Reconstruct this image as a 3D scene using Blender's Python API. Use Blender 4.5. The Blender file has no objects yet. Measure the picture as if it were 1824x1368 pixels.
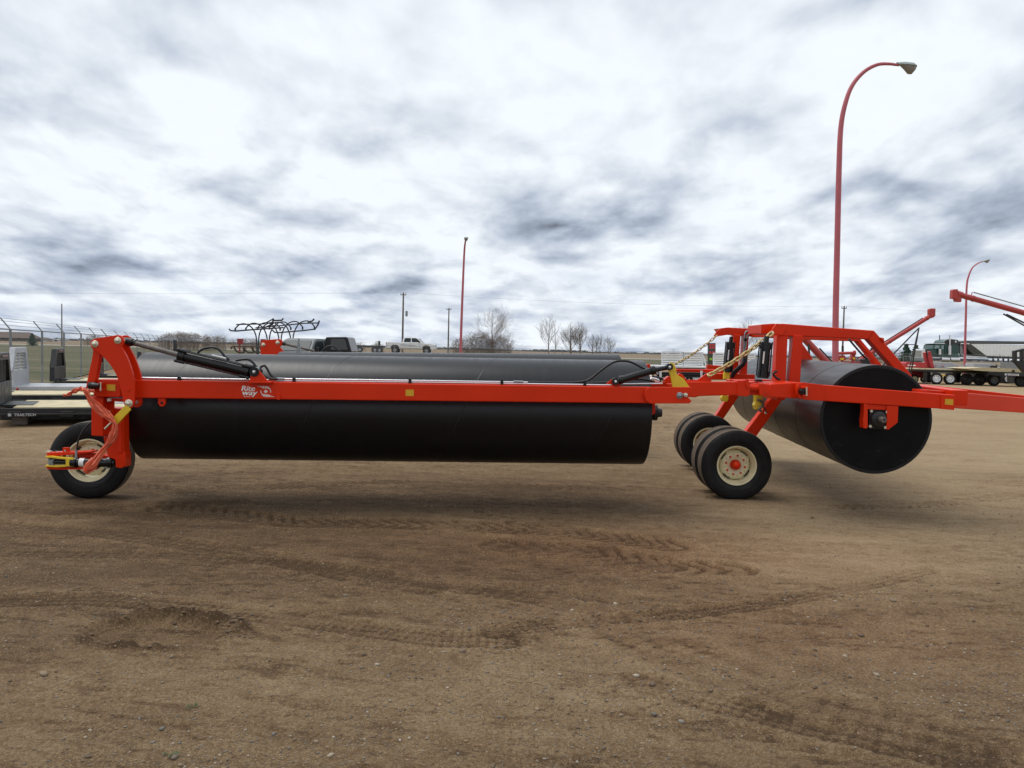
import bpy, math, random
import numpy as np
from mathutils import Vector, Matrix, Quaternion

# ------------------------------------------------------------------ camera, world, sun, exposure
scene = bpy.context.scene
COL = scene.collection
R = math.radians
W, H, F, CX, CY = 1824.0, 1368.0, 1488.0, 912.0, 684.0
CAMZ = 1.6
PITCH = math.atan(61.0 / F)
ROLL = R(1.34)
CM = Matrix.Rotation(R(90) - PITCH, 3, 'X') @ Matrix.Rotation(ROLL, 3, 'Z')
cam_d = bpy.data.cameras.new('camera')
cam = bpy.data.objects.new('camera', cam_d)
COL.objects.link(cam)
cam.matrix_world = Matrix.Translation((0, 0, CAMZ)) @ CM.to_4x4()
cam_d.sensor_width = 36
cam_d.lens = 36 * F / W
cam_d.clip_start = 0.05
cam_d.clip_end = 6000
scene.camera = cam

scene.view_settings.view_transform = 'Standard'
scene.view_settings.look = 'None'
scene.view_settings.exposure = 0.0
scene.view_settings.gamma = 1.0
scene.view_settings.use_curve_mapping = False


def P(u, v, D):
    d = CM @ Vector(((u - CX) / F, -(v - CY) / F, -1.0))
    return Vector((0, 0, CAMZ)) + d * (D / d.y)


def G(u, v, z=0.0):
    d = CM @ Vector(((u - CX) / F, -(v - CY) / F, -1.0))
    return Vector((0, 0, CAMZ)) + d * ((z - CAMZ) / d.z)


def PZ(u, D, z):
    """world point in column u at distance D and height z"""
    v = 684.0
    for _ in range(20):
        p = P(u, v, D)
        v += (p.z - z) * F / D
    return P(u, v, D)


SUN_EL, SUN_AZ = R(66), R(-72)      # azimuth measured from +Y towards +X (high, from the left)


def make_world():
    w = bpy.data.worlds.new('World')
    scene.world = w
    w.use_nodes = True
    nt = w.node_tree
    nt.nodes.clear()
    L = nt.links

    def N(t, **k):
        n = nt.nodes.new(t)
        for a, b in k.items():
            setattr(n, a, b)
        return n

    def put(sock, v):
        if hasattr(v, 'links'):
            L.new(v, sock)
        else:
            sock.default_value = v

    def m(op, a, b=0.0, c=0.0):
        n = N('ShaderNodeMath', operation=op)
        put(n.inputs[0], a); put(n.inputs[1], b); put(n.inputs[2], c)
        return n.outputs[0]

    def vec(x, y, z):
        n = N('ShaderNodeCombineXYZ')
        put(n.inputs[0], x); put(n.inputs[1], y); put(n.inputs[2], z)
        return n.outputs[0]

    def noise(v, scale, detail=8, rough=.55, dist=0.0):
        n = N('ShaderNodeTexNoise')
        put(n.inputs['Vector'], v)
        n.inputs['Scale'].default_value = scale
        n.inputs['Detail'].default_value = detail
        n.inputs['Roughness'].default_value = rough
        n.inputs['Distortion'].default_value = dist
        return n.outputs['Fac']

    def step(x, a, b):
        n = N('ShaderNodeMapRange', interpolation_type='SMOOTHSTEP')
        put(n.inputs['Value'], x)
        n.inputs['From Min'].default_value = a
        n.inputs['From Max'].default_value = b
        return n.outputs['Result']

    def mix(f, a, b):
        n = N('ShaderNodeMix', data_type='RGBA')
        put(n.inputs[0], f); put(n.inputs[6], a); put(n.inputs[7], b)
        return n.outputs[2]

    tc = N('ShaderNodeTexCoord')
    sep = N('ShaderNodeSeparateXYZ')
    L.new(tc.outputs['Generated'], sep.inputs[0])
    x, y, z = sep.outputs
    zc = m('ADD', m('MAXIMUM', z, 0.0), 0.105)
    px, py = m('DIVIDE', x, zc), m('DIVIDE', y, zc)
    q = m('MULTIPLY', m('LOGARITHM', zc, math.e), -2.3)
    px = m('MULTIPLY', m('ARCTAN2', x, y), m('MULTIPLY', m('POWER', zc, -.35), 2.9))
    yy = 1.7

    w1 = m('MULTIPLY_ADD', noise(vec(px, q, 1.7), 1.3, 1, .5), .36, -.18)

    def cloud(dq):
        pv = vec(m('ADD', px, w1), m('ADD', m('ADD', q, w1), dq), yy)
        return noise(pv, 1.35, 6, .45)
    n1 = cloud(0.0)
    n2 = cloud(-.16)
    lo = noise(vec(px, q, 9.1), .62, 1, .5)
    # large dark cloud banks where the photograph has them: azimuth / elevation
    az = m('ADD', m('ARCTAN2', x, y), m('MULTIPLY_ADD', n1, .20, -.10))
    el = m('ADD', z, m('MULTIPLY_ADD', n2, .10, -.05))
    bias = None
    for (u, v, wu, wv, k) in [(800, 60, 150, 60, -.07), (1060, 335, 170, 42, .20), (1310, 245, 150, 50, .14),
                              (1760, 40, 170, 75, .24), (1740, 365, 190, 60, .50), (470, 315, 90, 30, .08),
                              (110, 450, 230, 40, .30), (120, 390, 190, 28, .07), (560, 395, 120, 28, .15), (960, 425, 190, 34, .16),
                              (900, 385, 110, 25, .08), (1600, 450, 330, 36, .17), (560, 500, 300, 20, .05),
                              (1400, 520, 500, 22, .08), (1850, 160, 80, 70, .09),
                              (420, 120, 300, 130, -.08), (760, 190, 300, 90, -.08), (1110, 130, 160, 120, -.12),
                              (1500, 180, 60, 60, -.14), (200, 280, 300, 60, -.05), (760, 330, 180, 40, -.06),
                              (1330, 395, 110, 35, -.06), (1000, 470, 300, 18, -.06), (620, 555, 1100, 40, -.16)]:
        d = (P(u, v, 1.0) - Vector((0, 0, CAMZ))).normalized()
        a0, e0 = math.atan2(d.x, d.y), d.z
        qq = m('ADD', m('POWER', m('DIVIDE', m('SUBTRACT', az, a0), wu / F), 2.0),
              m('POWER', m('DIVIDE', m('SUBTRACT', el, e0), wv / F), 2.0))
        b = m('MULTIPLY', m('EXPONENT', m('MULTIPLY', qq, -1.0)), k)
        bias = b if bias is None else m('ADD', bias, b)
    dens = m('ADD', m('MULTIPLY_ADD', m('SUBTRACT', lo, .5), .30, m('MULTIPLY_ADD', n1, 1.0, -.50)), m('MULTIPLY', bias, .70))
    t = step(dens, -.19, .42)
    rel = m('MULTIPLY', m('SUBTRACT', n2, n1), 2.0)          # sunlit tops, shaded flat bases
    lum = m('ADD', m('SUBTRACT', 1.0, m('MULTIPLY', t, m('MULTIPLY_ADD', t, .20, .26))), m('MULTIPLY', rel, m('MULTIPLY_ADD', t, .40, .22)))
    # small heaped clouds with crisp bright tops and shaded bases, packed closer towards the horizon
    def puffs(dq):
        return noise(vec(m('ADD', px, m('MULTIPLY', w1, .6)), m('ADD', q, dq), 3.1), 2.7, 5, .50)
    n3, n4 = puffs(0.0), puffs(-.10)
    lowsky = step(z, .40, .06)
    puff = step(n3, .44, .57)
    pl = m('ADD', m('MULTIPLY_ADD', puff, .17, -.11), m('MULTIPLY', m('SUBTRACT', n4, n3), 1.3))
    lum = m('ADD', lum, m('MULTIPLY', pl, m('MULTIPLY_ADD', lowsky, .80, .20)))
    # hazier and bluer-grey towards the horizon
    hz = step(z, .16, .0)
    lum = m('ADD', lum, m('MULTIPLY', hz, -.05))
    lum = m('MAXIMUM', lum, .22)
    lum = m('MINIMUM', lum, 1.0)
    tint = mix(step(lum, .35, 1.0), (.82, .955, 1.19, 1), (.93, .985, 1.045, 1))
    vm = N('ShaderNodeVectorMath', operation='SCALE')
    L.new(tint, vm.inputs[0]); put(vm.inputs['Scale'], lum)
    # blue gaps from the Nishita sky
    sky = N('ShaderNodeTexSky', sky_type='NISHITA')
    sky.sun_disc = False
    sky.sun_elevation = SUN_EL
    sky.sun_rotation = SUN_AZ
    sk = N('ShaderNodeVectorMath', operation='SCALE')
    vup = vec(x, y, m('ADD', z, .55)); L.new(vup, sky.inputs[0])
    L.new(sky.outputs[0], sk.inputs[0]); sk.inputs['Scale'].default_value = .115
    gap = noise(vec(px, q, 5.5), 2.2, 6, .55)
    g = m('MULTIPLY', step(gap, .42, .78), m('SUBTRACT', 1.0, t))
    g = m('MULTIPLY', g, m('ADD', m('MULTIPLY', hz, .75), .10))
    col = mix(g, vm.outputs[0], sk.outputs[0])
    bg = N('ShaderNodeBackground')
    L.new(col, bg.inputs[0])
    bg.inputs[1].default_value = 1.0
    out = N('ShaderNodeOutputWorld')
    L.new(bg.outputs[0], out.inputs[0])


make_world()
sun_d = bpy.data.lights.new('sun', 'SUN')
sun_d.energy = 2.0
sun_d.angle = R(36)
sun_d.color = (1.0, .965, .92)
sun = bpy.data.objects.new('sun', sun_d)
COL.objects.link(sun)
sdir = Vector((math.cos(SUN_EL) * math.sin(SUN_AZ), math.cos(SUN_EL) * math.cos(SUN_AZ), math.sin(SUN_EL)))
sun.rotation_euler = sdir.to_track_quat('Z', 'Y').to_euler()
sun.location = sdir * 60

# ------------------------------------------------------------------ materials
MATS = {}


def mat(name, col, rough=.5, metal=0.0, var=0.0, vscale=3.0, bump=0.0, bscale=60.0, coat=0.0,
        dust=None, dust_amt=0.0, spec=.5, emit=None):
    if name in MATS:
        return MATS[name]
    m = bpy.data.materials.new(name)
    m.use_nodes = True
    nt = m.node_tree
    b = nt.nodes['Principled BSDF']
    L = nt.links
    b.inputs['Roughness'].default_value = rough
    b.inputs['Metallic'].default_value = metal
    b.inputs['Specular IOR Level'].default_value = spec
    b.inputs['Coat Weight'].default_value = coat
    b.inputs['Coat Roughness'].default_value = .12
    c4 = (*col, 1)
    b.inputs['Base Color'].default_value = c4
    tc = nt.nodes.new('ShaderNodeTexCoord')
    last = None
    if var:
        n = nt.nodes.new('ShaderNodeTexNoise')
        n.inputs['Scale'].default_value = vscale
        n.inputs['Detail'].default_value = 6
        L.new(tc.outputs['Object'], n.inputs['Vector'])
        mp = nt.nodes.new('ShaderNodeMapRange')
        mp.inputs['From Min'].default_value = .3
        mp.inputs['From Max'].default_value = .7
        L.new(n.outputs['Fac'], mp.inputs['Value'])
        mx = nt.nodes.new('ShaderNodeMix')
        mx.data_type = 'RGBA'
        L.new(mp.outputs[0], mx.inputs[0])
        mx.inputs[6].default_value = (*[c * (1 - var) for c in col], 1)
        mx.inputs[7].default_value = (*[min(1, c * (1 + var)) for c in col], 1)
        last = mx.outputs[2]
        # roughness wanders as well
        mr = nt.nodes.new('ShaderNodeMapRange')
        mr.inputs['To Min'].default_value = rough * .8
        mr.inputs['To Max'].default_value = min(1, rough * 1.25)
        L.new(n.outputs['Fac'], mr.inputs['Value'])
        L.new(mr.outputs[0], b.inputs['Roughness'])
    if dust:
        n = nt.nodes.new('ShaderNodeTexNoise')
        n.inputs['Scale'].default_value = 7
        n.inputs['Detail'].default_value = 8
        n.inputs['Roughness'].default_value = .7
        L.new(tc.outputs['Object'], n.inputs['Vector'])
        mp = nt.nodes.new('ShaderNodeMapRange')
        mp.inputs['From Min'].default_value = .4
        mp.inputs['From Max'].default_value = .75
        mp.inputs['To Max'].default_value = dust_amt
        L.new(n.outputs['Fac'], mp.inputs['Value'])
        mx = nt.nodes.new('ShaderNodeMix')
        mx.data_type = 'RGBA'
        L.new(mp.outputs[0], mx.inputs[0])
        if last:
            L.new(last, mx.inputs[6])
        else:
            mx.inputs[6].default_value = c4
        mx.inputs[7].default_value = (*dust, 1)
        last = mx.outputs[2]
    if last:
        L.new(last, b.inputs['Base Color'])
    if bump:
        n = nt.nodes.new('ShaderNodeTexNoise')
        n.inputs['Scale'].default_value = bscale
        n.inputs['Detail'].default_value = 4
        L.new(tc.outputs['Object'], n.inputs['Vector'])
        bp = nt.nodes.new('ShaderNodeBump')
        bp.inputs['Strength'].default_value = bump
        bp.inputs['Distance'].default_value = .01
        L.new(n.outputs['Fac'], bp.inputs['Height'])
        L.new(bp.outputs[0], b.inputs['Normal'])
    if emit:
        b.inputs['Emission Color'].default_value = (*emit, 1)
        b.inputs['Emission Strength'].default_value = 1
    MATS[name] = m
    return m


DIRTC = (.22, .165, .12)
RED = mat('orange_red_paint', (.64, .027, .002), .32, var=.07, vscale=1.7, bump=.02, bscale=18, dust=(.50, .05, .02), dust_amt=.10, spec=.2)
DRUM = mat('black_drum_paint', (.003, .0038, .006), .38, var=.25, vscale=4, bump=.018, bscale=14, dust=(.05, .05, .055), dust_amt=.05, spec=.40)
DRUMEND = mat('black_drum_end_paint', (.002, .0022, .003), .42, var=.3, vscale=6, bump=.05, bscale=20, dust=(.03, .028, .026), dust_amt=.10, spec=.15)
BLACK = mat('gloss_black_paint', (.004, .004, .005), .25, var=.2, vscale=8, spec=.4)
HOSE = mat('hose_rubber', (.006, .006, .007), .45)
RUBBER = mat('tyre_rubber', (.006, .006, .0075), .55, var=.3, vscale=9, bump=.12, bscale=90, dust=(.06, .046, .034), dust_amt=.12, spec=.3)
TREAD = mat('dusty_tread_rubber', (.085, .062, .044), .85, var=.35, vscale=12, bump=.3, bscale=60, dust=(.22, .155, .10), dust_amt=.7)
CREAM = mat('cream_rim_paint', (.80, .74, .48), .36, var=.05, vscale=8, dust=(.34, .27, .18), dust_amt=.28)
ZINC = mat('zinc_plate', (.62, .58, .46), .35, metal=.7, var=.15, vscale=30)
GOLDZ = mat('yellow_zinc_chain', (.50, .38, .17), .42, metal=.75, var=.3, vscale=25)
CHROME = mat('bright_steel', (.72, .72, .74), .25, metal=.9)
RODM = mat('dull_rod_steel', (.13, .115, .105), .5, metal=.4, var=.25, vscale=20)
YELLOW = mat('safety_yellow_paint', (.72, .50, .02), .4, var=.06, vscale=10)
STICK = mat('yellow_reflective_sticker', (.62, .34, .01), .4)
WHITE = mat('white_print', (.80, .79, .76), .5)
RIBBON = mat('orange_plastic_film', (.86, .19, .10), .32, var=.18, vscale=25)
RIBBON.node_tree.nodes['Principled BSDF'].inputs['Alpha'].default_value = .80
PINKRED = mat('faded_red_pole_paint', (.42, .10, .12), .5, var=.12, vscale=2)
GALV = mat('galvanised_steel', (.26, .28, .29), .5, metal=.5, var=.2, vscale=10)
FGREY = mat('fence_grey', (.21, .225, .23), .6, var=.2, vscale=5)
ALU = mat('brushed_aluminium', (.42, .43, .45), .4, metal=.3, var=.12, vscale=6)
WOOD = mat('pale_deck_lumber', (.50, .43, .27), .75, var=.2, vscale=5, bump=.2, bscale=30)
BLK2 = mat('matt_black_steel', (.008, .008, .009), .42, var=.3, vscale=4)
POLEW = mat('weathered_pole_wood', (.15, .125, .105), .9, var=.25, vscale=3)
BARK = mat('bare_bark', (.20, .165, .13), .9, var=.3, vscale=2)
BRUSH = mat('brown_brush_twigs', (.16, .115, .085), .9, var=.3, vscale=1)
NEEDLE = mat('spruce_needles', (.028, .06, .036), .8, var=.4, vscale=2)
AUGRED = mat('auger_red_paint', (.36, .035, .030), .42, var=.12, vscale=2)
GLASS = mat('dark_window_glass', (.035, .045, .050), .12, spec=.12)
CARWHITE = mat('white_car_paint', (.78, .78, .77), .3, coat=.4)
CARSILV = mat('grey_car_paint', (.17, .185, .19), .45, spec=.25)
GREENP = mat('dark_green_truck_paint', (.008, .055, .042), .3, coat=.4)
WHEELW = mat('white_wheel_paint', (.74, .77, .80), .4)

# rolling marks and scuffs round the drums: roughness and a trace of grey, in rings across the axis
def scuff(m, sc, lo, hi, amt):
    nt = m.node_tree; L = nt.links; b = nt.nodes['Principled BSDF']
    tc = nt.nodes.new('ShaderNodeTexCoord'); mp = nt.nodes.new('ShaderNodeMapping')
    mp.inputs['Scale'].default_value = sc
    n = nt.nodes.new('ShaderNodeTexNoise'); n.inputs['Scale'].default_value = 1.0; n.inputs['Detail'].default_value = 6
    n.inputs['Roughness'].default_value = .65
    L.new(tc.outputs['Object'], mp.inputs[0]); L.new(mp.outputs[0], n.inputs['Vector'])
    r = nt.nodes.new('ShaderNodeMapRange'); r.inputs['From Min'].default_value = .35; r.inputs['From Max'].default_value = .7
    r.inputs['To Min'].default_value = lo; r.inputs['To Max'].default_value = hi
    L.new(n.outputs['Fac'], r.inputs['Value'])
    for l in list(b.inputs['Roughness'].links): L.remove(l)
    L.new(r.outputs[0], b.inputs['Roughness'])
    r2 = nt.nodes.new('ShaderNodeMapRange'); r2.inputs['From Min'].default_value = .60; r2.inputs['From Max'].default_value = .78
    r2.inputs['To Max'].default_value = amt
    L.new(n.outputs['Fac'], r2.inputs['Value'])
    mx = nt.nodes.new('ShaderNodeMix'); mx.data_type = 'RGBA'
    src = b.inputs['Base Color'].links[0].from_socket
    L.new(r2.outputs[0], mx.inputs[0]); L.new(src, mx.inputs[6]); mx.inputs[7].default_value = (.11, .10, .095, 1)
    L.new(mx.outputs[2], b.inputs['Base Color'])


scuff(DRUM, (24, 2.2, 1.6), .30, .38, .05)
scuff(DRUMEND, (5, 5, 9), .34, .55, .22)
scuff(BLK2, (6, 6, 6), .30, .6, .25)
scuff(RUBBER, (9, 9, 3), .45, .75, .25)

# ------------------------------------------------------------------ mesh helpers
Z3 = Vector((0, 0, 1))


def frame(d):
    d = d.normalized()
    a = Z3 if abs(d.z) < .95 else Vector((1, 0, 0))
    s = d.cross(a).normalized()
    return s, s.cross(d).normalized()


class MB:
    def __init__(self):
        self.v, self.f, self.s = [], [], []

    def add(self, vs, fs, smooth=False):
        o = len(self.v)
        self.v += [Vector(p) for p in vs]
        self.f += [[i + o for i in f] for f in fs]
        self.s += [smooth] * len(fs)
        return self

    def prism(self, pts, vec):
        n = len(pts)
        vec = Vector(vec)
        pts = [Vector(p) for p in pts]
        vs = pts + [p + vec for p in pts]
        fs = [list(range(n)), list(range(2 * n - 1, n - 1, -1))]
        fs += [[(i + 1) % n, i, i + n, (i + 1) % n + n] for i in range(n)]
        return self.add(vs, fs)

    def pp(self, px, D, th):
        """polygon given by its outline at distance D, extruded away by th metres"""
        Ds = D if isinstance(D, (list, tuple)) else [D] * len(px)
        return self.prism([P(a, b, d) for (a, b), d in zip(px, Ds)], (0, th, 0))

    def bar(self, a, b, w, h, up=Z3):
        a, b = Vector(a), Vector(b)
        d = (b - a).normalized()
        s = d.cross(up).normalized() * (w / 2)
        t = s.cross(d).normalized() * (h / 2)
        vs = [a - s - t, a + s - t, a + s + t, a - s + t, b - s - t, b + s - t, b + s + t, b - s + t]
        return self.add(vs, [[3, 2, 1, 0], [4, 5, 6, 7], [0, 1, 5, 4], [1, 2, 6, 5], [2, 3, 7, 6], [3, 0, 4, 7]])

    def box(self, c, sz, rot=0.0):
        c = Vector(c)
        m = Matrix.Rotation(rot, 3, 'Z')
        vs = [c + m @ Vector((i * sz[0] / 2, j * sz[1] / 2, k * sz[2] / 2))
              for k in (-1, 1) for j in (-1, 1) for i in (-1, 1)]
        return self.add(vs, [[0, 2, 3, 1], [4, 5, 7, 6], [0, 1, 5, 4], [1, 3, 7, 5], [3, 2, 6, 7], [2, 0, 4, 6]])

    def tube(self, pts, r, seg=8, closed=False):
        pts = [Vector(p) for p in pts]
        n = len(pts)
        rs = r if isinstance(r, (list, tuple)) else [r] * n
        vs, fs = [], []
        prev = None
        for i in range(n):
            if closed:
                d = pts[(i + 1) % n] - pts[i - 1]
            else:
                d = pts[min(i + 1, n - 1)] - pts[max(i - 1, 0)]
            d.normalize()
            if prev is None:
                s, t = frame(d)
            else:
                s = (prev - d * prev.dot(d)).normalized()
                t = s.cross(d).normalized()
            prev = s
            for k in range(seg):
                a = 2 * math.pi * k / seg
                vs.append(pts[i] + (s * math.cos(a) + t * math.sin(a)) * rs[i])
        rng = n if closed else n - 1
        for i in range(rng):
            j = (i + 1) % n
            for k in range(seg):
                fs.append([i * seg + k, i * seg + (k + 1) % seg, j * seg + (k + 1) % seg, j * seg + k])
        self.add(vs, fs, seg > 4)
        if not closed:
            o = len(self.v) - len(vs)
            self.f += [[o + k for k in range(seg)][::-1], [o + (n - 1) * seg + k for k in range(seg)]]
            self.s += [False, False]
        return self

    def cyl(self, a, b, r, seg=16):
        return self.tube([a, b], r, seg)

    def lathe(self, c, axis, prof, seg=32, closed=False):
        """prof: (distance along axis, radius)"""
        c, ax = Vector(c), Vector(axis).normalized()
        s, t = frame(ax)
        vs, fs = [], []
        n = len(prof)
        for (h, r) in prof:
            for k in range(seg):
                a = 2 * math.pi * k / seg
                vs.append(c + ax * h + (s * math.cos(a) + t * math.sin(a)) * r)
        for i in range(n if closed else n - 1):
            j = (i + 1) % n
            for k in range(seg):
                fs.append([i * seg + k, i * seg + (k + 1) % seg, j * seg + (k + 1) % seg, j * seg + k])
        self.add(vs, fs, True)
        return self

    def build(self, name, m, parent=None, bevel=0.0, local=False, label=None, kind=None, sharp=50):
        off = Vector((0, 0, 0))
        if not local:
            q = parent
            while q is not None:
                off += q.location
                q = q.parent
        me = bpy.data.meshes.new(name)
        me.from_pydata([tuple(p - off) for p in self.v], [], self.f)
        me.polygons.foreach_set('use_smooth', self.s)
        if any(self.s):
            me.set_sharp_from_angle(angle=R(sharp))
        me.materials.append(m)
        import bmesh
        bm = bmesh.new(); bm.from_mesh(me)
        bmesh.ops.recalc_face_normals(bm, faces=bm.faces)
        bm.to_mesh(me); bm.free()
        o = bpy.data.objects.new(name, me)
        COL.objects.link(o)
        if parent:
            o.parent = parent
        if bevel:
            b = o.modifiers.new('bevel', 'BEVEL')
            b.width = bevel; b.segments = 2; b.limit_method = 'ANGLE'; b.angle_limit = R(38)
        if label:
            o['label'] = label
        if kind:
            o['kind'] = kind
        return o


def thing(name, label, cat, loc=(0, 0, 0), group=None, rz=0.0):
    o = bpy.data.objects.new(name, None)
    COL.objects.link(o)
    o.location = loc
    o.rotation_euler = (0, 0, rz)
    o.empty_display_size = .2
    o['label'] = label; o['category'] = cat
    if group:
        o['group'] = group
    return o


def part(name, parent, loc=(0, 0, 0), quat=None):
    o = bpy.data.objects.new(name, None)
    COL.objects.link(o)
    o.parent = parent
    off = Vector((0, 0, 0)); q = parent
    while q is not None:
        off += q.location; q = q.parent
    o.location = Vector(loc) - off
    if quat is not None:
        o.rotation_mode = 'QUATERNION'; o.rotation_quaternion = quat
    o.empty_display_size = .1
    return o


def tag(o, label, cat, group=None):
    o['label'] = label; o['category'] = cat
    if group:
        o['group'] = group
    return o


def clone(o, parent=None):
    c = o.copy()
    COL.objects.link(c)
    c.parent = parent
    for ch in o.children:
        clone(ch, c)
    return c


def spline(pts, n=6):
    """Catmull-Rom through points"""
    pts = [Vector(p) for p in pts]
    q = [pts[0] * 2 - pts[1]] + pts + [pts[-1] * 2 - pts[-2]]
    out = []
    for i in range(1, len(q) - 2):
        a, b, c, d = q[i - 1:i + 3]
        for k in range(n):
            t = k / n
            out.append(.5 * ((2 * b) + (c - a) * t + (2 * a - 5 * b + 4 * c - d) * t * t + (3 * b - a - 3 * c + d) * t ** 3))
    out.append(pts[-1])
    return out


def pxs(pts, D):
    return [P(p[0], p[1], p[2] if len(p) > 2 else D) for p in pts]


def text_mesh(body, size, extr, shear=0.0, bold=0.0, space=1.0):
    c = bpy.data.curves.new('lettering', 'FONT')
    c.body = body; c.size = size; c.extrude = extr; c.shear = shear; c.offset = bold; c.space_character = space
    o = bpy.data.objects.new('lettering', c)
    COL.objects.link(o)
    bpy.context.view_layer.update()
    me = bpy.data.meshes.new_from_object(o)
    bpy.data.objects.remove(o)
    return me


def place_text(me, name, m, parent, origin, xdir, ydir, fit_w=None, fit_h=None):
    """puts a text mesh in the plane xdir/ydir with its lower left corner at origin"""
    n = len(me.vertices)
    a = np.empty(n * 3); me.vertices.foreach_get('co', a); a = a.reshape(-1, 3)
    mn, mx = a.min(0), a.max(0)
    sx = fit_w / (mx[0] - mn[0]) if fit_w else 1
    sy = fit_h / (mx[1] - mn[1]) if fit_h else sx
    X, Y = Vector(xdir).normalized(), Vector(ydir).normalized()
    Zd = X.cross(Y)
    off = Vector((0, 0, 0)); q = parent
    while q is not None:
        off += q.location; q = q.parent
    for v in me.vertices:
        p = Vector(origin) + X * ((v.co.x - mn[0]) * sx) + Y * ((v.co.y - mn[1]) * sy) + Zd * v.co.z
        v.co = p - off
    me.materials.clear(); me.materials.append(m)
    o = bpy.data.objects.new(name, me)
    COL.objects.link(o)
    o.parent = parent
    return o


# ------------------------------------------------------------------ noise in numpy
def _h(ix, iy, s):
    n = (ix.astype(np.int64) * 374761393 + iy.astype(np.int64) * 668265263 + s * 974634777) & 0xffffffff
    n = ((n ^ (n >> 13)) * 1274126177) & 0xffffffff
    n = (n ^ (n >> 16)) & 0xffff
    return n / 65535.0


def vn(x, y, s=0):
    ix, iy = np.floor(x), np.floor(y)
    fx, fy = x - ix, y - iy
    fx = fx * fx * (3 - 2 * fx); fy = fy * fy * (3 - 2 * fy)
    a, b = _h(ix, iy, s), _h(ix + 1, iy, s)
    c, d = _h(ix, iy + 1, s), _h(ix + 1, iy + 1, s)
    return (a * (1 - fx) + b * fx) * (1 - fy) + (c * (1 - fx) + d * fx) * fy


def fbm(x, y, s=0, o=4, g=.5):
    r, a, t = 0, 1.0, 0
    for i in range(o):
        r = r + a * vn(x * 2 ** i + 17.3 * i, y * 2 ** i - 9.1 * i, s + i)
        t += a; a *= g
    return r / t


def sst(x, a, b):
    t = np.clip((x - a) / (b - a), 0, 1)
    return t * t * (3 - 2 * t)


# ------------------------------------------------------------------ the ground: one displaced sheet
def gxy(u, v):
    p = G(u, v)
    return np.array([p.x, p.y])


def seg_st(X, Y, p0, p1):
    d = p1 - p0
    Ln = np.hypot(*d); d = d / Ln
    s = (X - p0[0]) * d[0] + (Y - p0[1]) * d[1]
    t = -(X - p0[0]) * d[1] + (Y - p0[1]) * d[0]
    return s, t, Ln


def path_st(X, Y, pts):
    """distance along / across a polyline given in the photograph's ground points"""
    best = np.full(X.shape, 1e9); S = np.zeros(X.shape); acc = 0
    for a, b in zip(pts[:-1], pts[1:]):
        s, t, Ln = seg_st(X, Y, a, b)
        sc = np.clip(s, 0, Ln)
        dist = np.hypot(s - sc, t)
        k = dist < np.abs(best)
        best = np.where(k, np.where(t < 0, -dist, dist), best)
        S = np.where(k, acc + sc, S)
        acc += Ln
    return S, best, acc


# wheel tracks: (points in the picture, width, lug pitch, depth, kind)
TRACKS = [
    ([(880, 1128), (1050, 1110), (1200, 1098), (1400, 1072), (1560, 1040), (1650, 1020)], .20, .05, .014, 0),
    ([(0, 905), (120, 912), (260, 900), (420, 895)], .30, .11, .020, 0),
    ([(0, 935), (200, 950), (420, 985), (640, 1030), (760, 1050)], .34, .10, .016, 0),
    ([(300, 905), (520, 930), (760, 935), (980, 945), (1200, 975)], .45, .13, .016, 1),
    ([(900, 975), (1050, 985), (1190, 1010), (1300, 1015)], .42, .16, .020, 1),
    ([(900, 1052), (1060, 1062), (1200, 1080), (1400, 1100)], .30, .06, .008, 0),
    ([(1150, 1220), (1260, 1250), (1400, 1285), (1560, 1320), (1824, 1375)], .26, .05, .012, 0),
    ([(0, 1075), (160, 1070), (330, 1085), (560, 1110), (760, 1140), (900, 1145)], .26, .05, .012, 0),
    ([(0, 850), (300, 870), (700, 860), (1100, 872)], .40, .12, .008, 1),
    ([(0, 985), (300, 990), (560, 1010), (900, 1060), (1100, 1100)], .24, .08, .010, 0),
    ([(1500, 905), (1650, 900), (1824, 880)], .30, .12, .008, 1),
    ([(1100, 1120), (1250, 1180), (1420, 1260), (1700, 1330)], .5, .09, .006, 0),
]


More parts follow.
